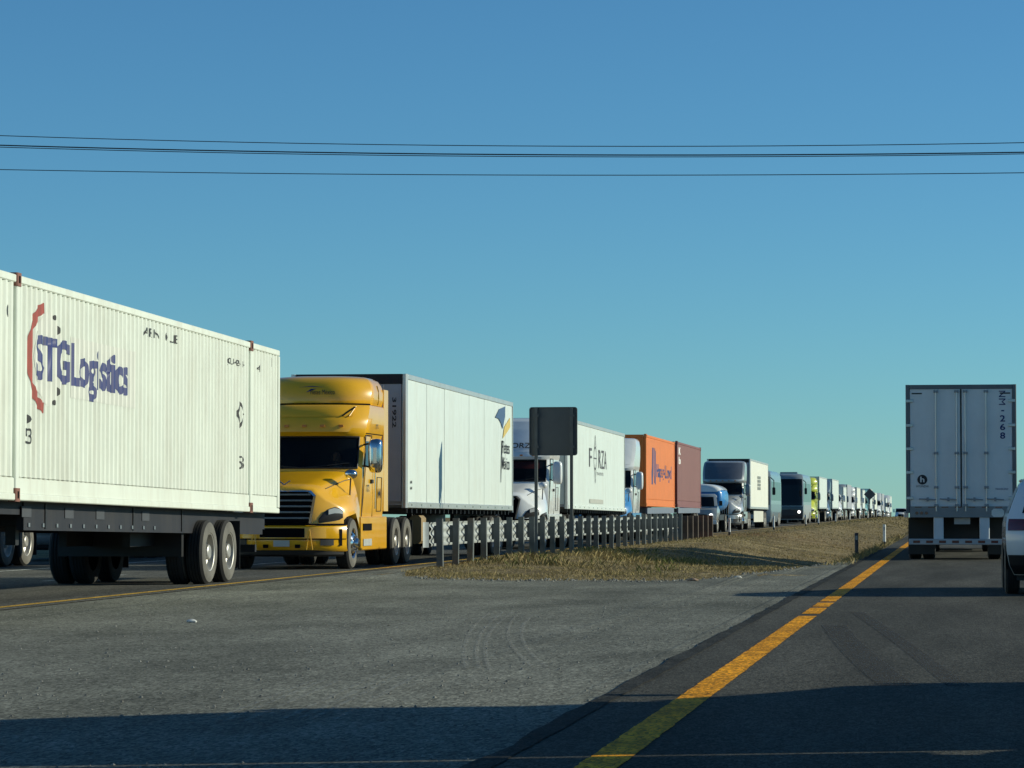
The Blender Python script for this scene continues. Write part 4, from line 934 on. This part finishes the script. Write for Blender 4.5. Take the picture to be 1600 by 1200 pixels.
# =================================================================== the far queue
LIME = M('lime_paint', (.55, .60, .06), .35, coat=.5); BGREY = M('blue_grey_paint', (.09, .15, .22), .35, coat=.5); TEAL = M('teal_paint', (.12, .32, .34), .4)
far = [  # paint, roof, grille, bumper y, trailer length, top, wall, cab label, trailer label, x, scale
 (LIME, 'two', 'slats', 260.5, 15.5, 4.05, WHITE, 'lime yellow lorry cab behind the dark fronted coach', 'white trailer behind the lime yellow lorry cab', -13.3, 1.),
 (BGREY, 'slope', 'tall', 288.5, 15.5, 4.12, WHITE, 'blue grey lorry cab in the distant queue behind the lime yellow one', 'white trailer behind the distant blue grey lorry cab', -13.3, 1.),
 (WTRUCK, 'low', 'wide', 317., 8.5, 3.55, WHITE, 'distant low white lorry cab behind the white trailer of the blue grey lorry', 'short distant white trailer behind the low white cab', -13.2, 1.),
 (SILVER, 'slope', 'slats', 335., 12.6, 3.95, NOSE2, 'distant silver lorry cab left of the dark diamond sign', 'distant grey trailer left of the diamond sign', -13.5, 1.),
 (WTRUCK, 'two', 'tall', 358., 13., 3.8, CONT_W, 'distant white lorry cab just left of the dark diamond sign', 'distant cream trailer partly behind the diamond sign', -13.2, .97),
 (WTRUCK, 'low', 'tall', 389., 10., 3.7, WHITE, 'tiny low white lorry cab first to the right of the diamond sign', 'tiny white trailer just right of the diamond sign', -13.4, 1.),
 (TEAL, 'two', 'slats', 410., 14., 4.0, WHITE, 'tiny teal lorry cab far down the queue', 'tiny white trailer behind the teal lorry cab', -13.2, .97),
 (SILVER, 'slope', 'tall', 441., 13., 3.75, CONT_W, 'tiny silver lorry cab right of the teal one', 'tiny cream trailer behind the farthest silver cab', -13.3, 1.),
 (WTRUCK, 'slope', 'wide', 474., 13., 3.9, NOSE2, 'tiny white lorry cab where the queue dips over the crest', 'tiny grey trailer where the queue dips over the crest', -13.0, 1.),
 (BGREY, 'low', 'tall', 500., 9., 3.5, WHITE, 'tiny blue grey lorry cab second from the far end of the queue', 'tiny short white trailer second from the far end of the queue', -13.0, 1.),
 (WTRUCK, 'slope', 'slats', 522., 12., 4.1, WHITE, 'tiny white lorry cab at the far end of the unbroken queue', 'tiny tall white trailer at the far end of the unbroken queue', -12.8, 1.05)]
for pt, rf, gr_, y, L, top, wall, l1, l2, x, sc in far:
    tractor('lorry_cab', l1, x, y, pt, roof=rf, grille=gr_, detail=False, s=sc)
    trailer(l2, x, y+(6.6 if rf != 'low' else 4.6), L, 1.2, top, 0., wall, npan=12)
tractor('lorry_cab', 'last tiny white lorry cab, standing apart near the pale grey trailer on the right', -11.0, 600., WTRUCK, roof='low', grille='wide', detail=False)

# =================================================================== RIGHT-HAND TRAFFIC
RT = M('pale_trailer_paint', (.72, .76, .76), .5, dirt=.25, dcol=(.35, .33, .3), var=.03)
def rear_trailer(x0, y0):
    t = thing('box_trailer', (x0, y0, 0), 'pale box trailer seen from behind with NM 268 on its doors', 'trailer')
    L, hw, zb, zt = 15.5, 1.28, 1.12, 4.1
    MB().box(-hw+.03, hw-.03, .10, L, zb+.02, zt-.02).build('box_body', RT, t, 0)
    mb = MB()
    for sx in (-1, 1): mb.chbox(sx*(hw-.045)-.045, sx*(hw-.045)+.045, 0, .12, zb-.02, zt, .012, 'z')
    mb.box(-hw+.09, hw-.09, .0, .12, zt-.10, zt-.002); mb.build('rear_frame', M('dark_frame', (.13, .15, .16), .5), t)
    mb = MB(); mb.box(-hw+.09, hw-.09, -.01, .12, zb-.12, zb+.13); sill = mb.build('rear_sill', M('sill_grey', (.22, .25, .26), .5, dirt=.3), t)
    for k in range(8):
        x = -hw+.2+k*.31; MB().box(x, x+.16, -.014, -.011, zb+.135-.03, zb+.16-.03).build('reflector_tape', REDL, sill, 0)
    for k in (-1.03, -.92, -.81): MB().tube((k, -.0, zb-.02), (k, -.02, zb-.02), .038, 12).build('tail_lamp', REDL, sill)
    for sx in (-1, 1):
        xa, xb = (sx*.012, sx*(hw-.095)); d = MB().chbox(min(xa, xb), max(xa, xb), .02, .06, zb+.135, zt-.105, .012, 'z').build('door', RT, t)
        for x in (.10, .58):
            mb = MB(); mb.tube((sx*x, -.025, zb+.02), (sx*x, -.025, zt-.12), .017, 8)
            rd = mb.build('lock_rod', ALU, d)
            for z in (1.7, 2.5, zt-.16, zb+.16): MB().chbox(sx*x-.05, sx*x+.05, -.045, .018, z-.03, z+.03, .008, 'x').build('rod_bracket', M('dull_bracket', (.25, .28, .3), .5), rd)
        for x in (.30, .78): 
            mb = MB(); mb.poly_tube([(sx*x-.2, -.03, 1.43), (sx*x+.2, -.03, 1.41)], .014, 6); mb.cbox((sx*x, -.02, 1.42), (.05, .05, .09)); mb.build('door_handle', M('dull_bracket', (.25, .28, .3), .5), d)
        for z in (1.45, 2.05, 2.6, 3.15, 3.72): MB().chbox(sx*(hw-.10)-.09, sx*(hw-.10)+.07, -.02, .012, z-.035, z+.035, .008, 'x').build('hinge', ALU, d)
        MB().box(min(sx*.9, sx*1.14), max(sx*.9, sx*1.14), .012, .018, zt-.22, zt-.19).build('vent_slot', BLACK, d, 0)
    mb = MB(); mb.box(-.02, .02, .025, .075, zb+.13, zt-.105); mb.build('door_gasket', BLACK, t)
    for s, z, h, w in (('2', 3.23, .15, .12), ('6', 3.03, .15, .12), ('8', 2.83, .15, .12)): front_text(s, .90, .012, z, w, h, TXT_NAVY, t, bold=.02)
    front_text('NM', .88, .012, 3.95, .33, .15, TXT_NAVY, t, rot=-1, bold=.0); front_text('-', .93, .012, 3.47, .07, .03, TXT_NAVY, t)
    place_bm(poly_bm([circle(-.90, 1.88, .115, 24)]), 'badge', TXT_BLACK, t, lambda a, b: (a, .012, b))
    front_text('h', -.95, .009, 1.82, .1, .13, TXT_WHITE, t, bold=.03); front_text('HYUNDAI', -1.04, .012, 1.70, .28, .05, TXT_BLACK, t, bold=0)
    front_text('TRANSLEAD', .78, .012, 1.64, .3, .04, TXT_NAVY, t, bold=0)
    for sx in (-1, 1): MB().chbox(sx*.53-.115, sx*.53+.115, .02, .14, .50, zb-.121, .015, 'z').build('bumper_strut', M('pale_strut', (.62, .68, .72), .5), t)
    g = MB().chbox(-1.22, 1.22, -.02, .09, .36, .50, .015, 'x').build('underride_bar', M('grey_bar', (.42, .44, .45), .5), t)
    for k in range(8): MB().box(-1.12+k*.3, -.96+k*.3, -.024, -.0205, .40, .46).build('reflector_tape', REDL, g, 0)
    MB().box(-.17, .20, .16, .18, .84, .99).build('licence_plate', M('plate', (.45, .47, .46), .5), t, 0)
    mb = MB(); mb.box(-1.2, 1.2, .2, L-1, zb-.14, zb+.015)
    for sx in (-1, 1): mb.box(sx*.5-.05, sx*.5+.05, .3, 6, zb-.4, zb-.145)
    mb.box(-.4, .4, .9, .98, .5, .95); mb.build('underframe', BLACK, t)
    for y in (1.5, 2.75):
        MB().tube((-.95, y, .5), (.95, y, .5), .07, 10).build('axle', BLACK, t)
        for sx in (-1, 1): wheel(t, sx*1.25, y, 'dual')
    for sx in (-1, 1): MB().box(sx*.93-.31, sx*.93+.31, .70, .715, .13, .98).build('mudflap', M('mudflap_rubber', (.03, .032, .03), .7), t)
    for sx in (-1, 1): MB().box(sx*.9-.06, sx*.9+.06, L-3, L-2.9, .25, zb-.145).build('landing_leg', BLACK, t)
    MB().box(-hw-.05, -hw+.05, .3, .5, zb-.12, zb+.02).build('side_lamp', TXT_WHITE, t)
    return t
rear_trailer(.10, 71.0)
tractor('lorry_cab', 'white lorry cab ahead of the pale trailer, hidden by it', .10, 71.0+15.5+6.0, WTRUCK, rz=math.pi, group=None, detail=False)

def suv(xc, yr):
    t = thing('car', (xc, yr, 0), 'white sport utility car cut off by the right edge of the picture', 'car')
    SW = M('pearl_white_car', (.78, .80, .80), .25, coat=.9, var=.01)
    lv = [(.28, .30, 4.45, .84, .2, .35), (.42, .10, 4.62, .91, .26, .5), (.62, .02, 4.7, .945, .30, .6), (.82, .0, 4.68, .955, .32, .6), (.98, .05, 4.45, .95, .33, .6), (1.05, .09, 3.75, .94, .33, .3), (1.10, .12, 3.40, .925, .33, .2), (1.35, .30, 2.95, .83, .32, .2), (1.55, .50, 2.55, .74, .32, .2), (1.64, .72, 2.3, .66, .3, .2), (1.68, 1.1, 2.0, .52, .25, .2)]
    sh = Shell(lv); sh.mb().build('body', SW, t, 35)
    sh.near_patch(-.80, .80, 1.14, 1.54, .010).build('rear_window', DGLASS, t, 60)
    cl = sh.near_patch(-.99, .99, .29, .56, .012, 18, 4).build('lower_bumper', BLACK, t, 60)
    for sx in (-1, 1):
        rows = [[sh.near(sx*(.55+.42*i/8), z0_+(z1_-z0_)*0, .012) for i in range(9)] for z0_, z1_ in ((.90, 0), (.95, 0), (1.0, 0), (1.06, 0))]
        MB().grid(rows).build('tail_light', REDL, t, 60)
        sh.side_patch(sx, ((.75, 1.14), (1.55, 1.14), (1.55, 1.50), (.95, 1.50)), .010).build('side_window', DGLASS, t)
        sh.side_patch(sx, ((1.62, 1.14), (2.75, 1.14), (2.45, 1.50), (1.62, 1.50)), .010).build('side_window', DGLASS, t)
        sh.side_patch(sx, ((.55, .29), (4.2, .29), (4.2, .50), (.55, .50)), .010, 8, 4).build('side_cladding', BLACK, t, 60)
        for y in (1.0, 3.75):
            ring = [(sx*.955, y+.43*math.cos(a), .36+.43*math.sin(a)) for a in [math.pi*i/12 for i in range(13)]]
            mb = MB(); mb.add([(sx*.958, y, .34)]+ring, [(0, i, i+1) for i in range(1, 13)]); mb.build('wheel_arch', BLACK, t, 0)
            w = wheel(t, sx*.965, y, 'single', 'rim_dish', .70)
        mb = MB(); mb.chbox(sx*1.03-.09, sx*1.03+.09, 2.7, 2.85, 1.08, 1.2, .03, 'y'); mb.build('side_mirror', SW, t)
        mb = MB(); mb.poly_tube([sh.side(sx, .9, 1.60, .02), sh.side(sx, 2.3, 1.60, .02)], .018, 6); mb.build('roof_rail', ALU, t)
    mb = MB(); mb.box(-.25, .25, -.012, .0, .72, .84); mb.build('licence_plate', TXT_WHITE, t, 0)
    mb = MB(); mb.box(-.8, .8, .6, 4.3, .2, .3); mb.build('underbody', BLACK, t)
suv(1.62, 42.0)

# lorry alongside on the right, outside the frame: its shadow crosses the road in the foreground
tractor('lorry_cab', 'white lorry cab on the right whose shadow crosses the foreground', 3.75, 22.1, WTRUCK, rz=math.pi, group=None, roof='slope', xl=.62)
trailer('white box trailer of the lorry on the right, outside the picture', 3.75, 15.85, 15.5, 1.1, 4.1, 0., WHITE, rz=math.pi, group=None)

# =================================================================== guardrail, signs, posts
def guardrail():
    g = thing('guardrail', (-10.35, 60, 0), 'galvanised guardrail on close set steel posts beside the oncoming road', 'guardrail')
    prof = [(a*.55, z) for a, z in [(0, .42), (.02, .44), (.02, .47), (-.055, .50), (-.055, .545), (.02, .585), (.02, .625), (-.055, .665), (-.055, .71), (.02, .75), (.02, .79), (-.055, .83), (-.055, .865), (0, .90), (.0, .905)]]
    x0 = -.14; n = 29; sp = 1.905; rows = []
    for k in range(0, n*2-1):
        y = k*sp/2-.25; dz = .03*hsh(y*.1, 2)
        rows.append([(x0+a+.012*hsh(y*.3, 5), y, z+dz+.02) for a, z in prof])
    for sct in range(0, len(rows)-2, 4):
        MB().grid(rows[sct:sct+5]).build('rail_section', GALV, g, 50)
    mb = MB(); mb.grid([[(x0-.10*math.sin(a)-.03, -.28-.14*math.sin(a)*0-.13*math.cos(a)*0-.12*(1-abs(a-1.57)/1.57), z) for a in [math.pi*i/8 for i in range(9)]] for z in (.42, .66, .93)]); mb.build('end_terminal', GALV, g, 60)
    me = MB().box(-.064, .064, 0, .008, -.5, .98); me.box(.056, .064, .008, .11, -.5, .98); me.box(-.064, -.056, .008, .11, -.5, .98); me = me.mesh('post', POSTM, 0)
    for k in range(n):
        o = link('post', me, g, (0, k*sp, .02+.03*hsh(k*.2, 1))); o.rotation_euler = (R(random.uniform(-.8, .8)), R(random.uniform(-.8, .8)), R(random.uniform(-4, 4)))
        MB().box(-.120, -.066, .02, .10, .50, .86).build('spacer_block', POSTM, g, 0, loc=(0, k*sp, 0))
    me2 = MB().chbox(-.11, .11, 0, .14, -.5, .93, .02, 'z').mesh('wooden_post', RUST, 20)
    for k in range(6): link('post', me2, g, (.0, n*sp+.2+k*2.4, 0))
    mb = MB(); rr = []
    for k in range(7): rr.append([(x0+a, n*sp-1.1+k*2.3, z-.02) for a, z in prof])
    mb.grid(rr); mb.build('rail_section', RUST, g, 50)
guardrail()

SIGNB = M('sign_back_metal', (.11, .12, .122), .55, metal=.25, var=.1, scale=2, dirt=.2, dcol=(.08, .085, .08))
def blank_sign():
    c = thing('road_sign', (-9.3, 69.5, 0), 'blank dark grey back of a square road sign on two posts', 'sign')
    zb, zt, w = 2.44, 3.57, .565
    def rrect(w, zb, zt, r=.06):
        out = []
        for cx, cz, a0 in ((w-r, zb+r, -90), (w-r, zt-r, 0), (-w+r, zt-r, 90), (-w+r, zb+r, 180)):
            for i in range(5): a = R(a0+i*22.5); out.append((cx+r*math.cos(a), cz+r*math.sin(a)))
        return out
    pn = MB().prism(rrect(w, zb, zt), 'y', 0, .012).build('panel', SIGNB, c, 20)
    mb = MB(); rr = rrect(w, zb, zt); k = len(rr); r2 = [(x*.965, (z-3.005)*.965+3.005) for x, z in rr]
    mb.add([(x, -.035, z) for x, z in rr]+[(x, -.035, z) for x, z in r2]+[(x, -.001, z) for x, z in rr]+[(x, -.001, z) for x, z in r2],
           [(i, (i+1) % k, k+(i+1) % k, k+i) for i in range(k)]+[(i, (i+1) % k, 2*k+(i+1) % k, 2*k+i) for i in range(k)]+[(k+i, k+(i+1) % k, 3*k+(i+1) % k, 3*k+i) for i in range(k)])
    mb.build('panel_rim', SIGNB, pn, 20)
    for sx in (-.40, .43):
        mb = MB(); mb.box(sx-.035, sx+.035, -.075, -.036, -.4, zt-.02); mb.box(sx+.028, sx+.035, -.036, -.002, -.4, zt-.02); mb.build('post', POSTM, c, 0)
        for z in (zb+.2, zt-.2): MB().box(sx-.07, sx+.07, -.085, -.076, z-.03, z+.03).build('bracket', SIGNB, pn, 0)
blank_sign()
def diamond_sign():
    c = thing('road_sign', (-10.2, 358, 0), 'dark back of a diamond shaped road sign in front of the distant queue', 'sign')
    MB().prism([(0, 2.2), (.70, 2.9), (0, 3.6), (-.70, 2.9)], 'y', 0, .02).build('panel', SIGNB, c, 0)
    MB().box(-.04, .04, -.06, -.001, -.4, 3.4).build('post', POSTM, c, 0)
diamond_sign()
DW = M('delineator_white', (.75, .76, .72), .5, dirt=.2)
def delineator(label, x, y, h=.75, mat=DW, base=BLACK):
    t = thing('delineator_post', (x, y, gz(y)+median_z(x, y)-.02), label, 'marker post', 'marker posts along the verges')
    MB().tube((0, 0, .14), (0, 0, h), .052, 14).build('post', mat, t); MB().tube((0, 0, -.06), (0, 0, .139), .058, 14).build('base', base, t)
    MB().box(-.03, .03, -.056, -.051, h-.2, h-.08).build('reflector', GALV, t, 0)
labs = ['white marker post in front of the silver lorry cab', 'white marker post in front of the blue grey coach', 'white marker post in front of the dark fronted coach', 'white marker post right of the lime yellow lorry cab', 'white marker post in front of the distant blue grey lorry', 'white marker post below the distant white lorry cab', 'white marker post left of the diamond sign', 'farthest white marker post, right under the diamond sign']
for k, (l, y) in enumerate(zip(labs, (137, 170.5, 207, 226, 258, 292, 322, 352))): delineator(l, -10.25, y, .78)
delineator('dark grey marker post at the right edge of the grass, nearest the yellow line', -2.78, 84.5, .74, M('dark_delineator', (.07, .07, .08), .6), DARK)
delineator('white marker post at the right edge of the grass beside the pale trailer', -2.45, 103, .72)

# litter on the crossing and the grass edge
for (x, y, s, col, lab) in ((-4.35, 49.9, .07, (.32, .22, .15), 'brown stone at the edge of the dry grass'), (-3.75, 52.0, .06, (.5, .48, .42), 'pale stone at the grass edge beside the paved crossing'), (-8.0, 31.0, .045, (.62, .62, .58), 'crumpled white paper scrap on the paved crossing'), (-8.2, 24.5, .10, (.02, .02, .02), 'black rubber shred lying on the left of the crossing')):
    V = []; n = 9
    for zf, rf in ((0, .9), (.35, 1.), (.75, .6), (.95, .15)):
        V.append([(x+s*rf*random.uniform(.7, 1.25)*1.4*math.cos(2*math.pi*i/n), y+s*rf*random.uniform(.7, 1.25)*math.sin(2*math.pi*i/n), max(0, median_z(x, y))+.003+s*zf*(.25 if col[0] < .1 else .8)) for i in range(n)])
    mb = MB(); mb.rings(V); o = mb.build('stone' if 'stone' in lab else ('paper_scrap' if 'paper' in lab else 'rubber_shred'), M('litter_%d' % int(col[0]*1000), col, .8), None, 20); tag(o, lab, 'stone' if 'stone' in lab else 'litter')

# =================================================================== overhead cables and their poles
CY = 60.
CAB = M('cable', (.03, .035, .04), .7)
def cable(label, pts, r):
    (x0, a0), (x1, a1), (x2, a2) = pts
    A = np.polyfit([x0, x1, x2], [a0, a1, a2], 2); P = [(x, CY, float(np.polyval(A, x))) for x in np.linspace(-40, 26, 50)]
    mb = MB(); n = 6
    mb.rings([[(p[0], p[1]+r*math.cos(2*math.pi*i/n), p[2]+r*math.sin(2*math.pi*i/n)) for i in range(n)] for p in P]); o = mb.build('power_cable', CAB, None, 60); tag(o, label, 'cable', 'overhead cables')
    return P[0][2], P[-1][2]
TT = (-800/4700, 0., 800/4700); ZC = [CY/(t*.14626+.98925) for t in TT]; XX = [t*z*.98925-z*.14626 for t, z in zip(TT, ZC)]
ends = []
for lab, pys, r in (('topmost thin overhead cable across the sky', (212, 228, 223), .009), ('thick upper cable of the close middle pair', (227, 241.5, 238), .014), ('thin lower cable of the close middle pair', (230, 244.5, 240.5), .009), ('lowest thin overhead cable, apart from the others', (265, 273.5, 270), .009)):
    ends.append(cable(lab, [(x, 1.2+math.tan(math.atan((600-q)/4700)+R(2.375))*z) for x, q, z in zip(XX, pys, ZC)], r))
for i, (x, l) in enumerate(((-40, 'wooden utility pole holding the cables beyond the left edge'), (26, 'wooden utility pole holding the cables beyond the right edge'))):
    u = thing('utility_pole', (x, CY, 0), l, 'pole'); zs = [e[i] for e in ends]
    mb = MB(); mb.tube((0, .25, -.8), (0, .25, max(zs)+.6), .16, 12, .11); mb.build('pole', M('pole_wood', (.14, .1, .07), .9, var=.3), u)
    for z in zs: MB().box(-.06, .06, -.04, .3, z-.14, z-.02).build('bracket', GALV, u, 0)
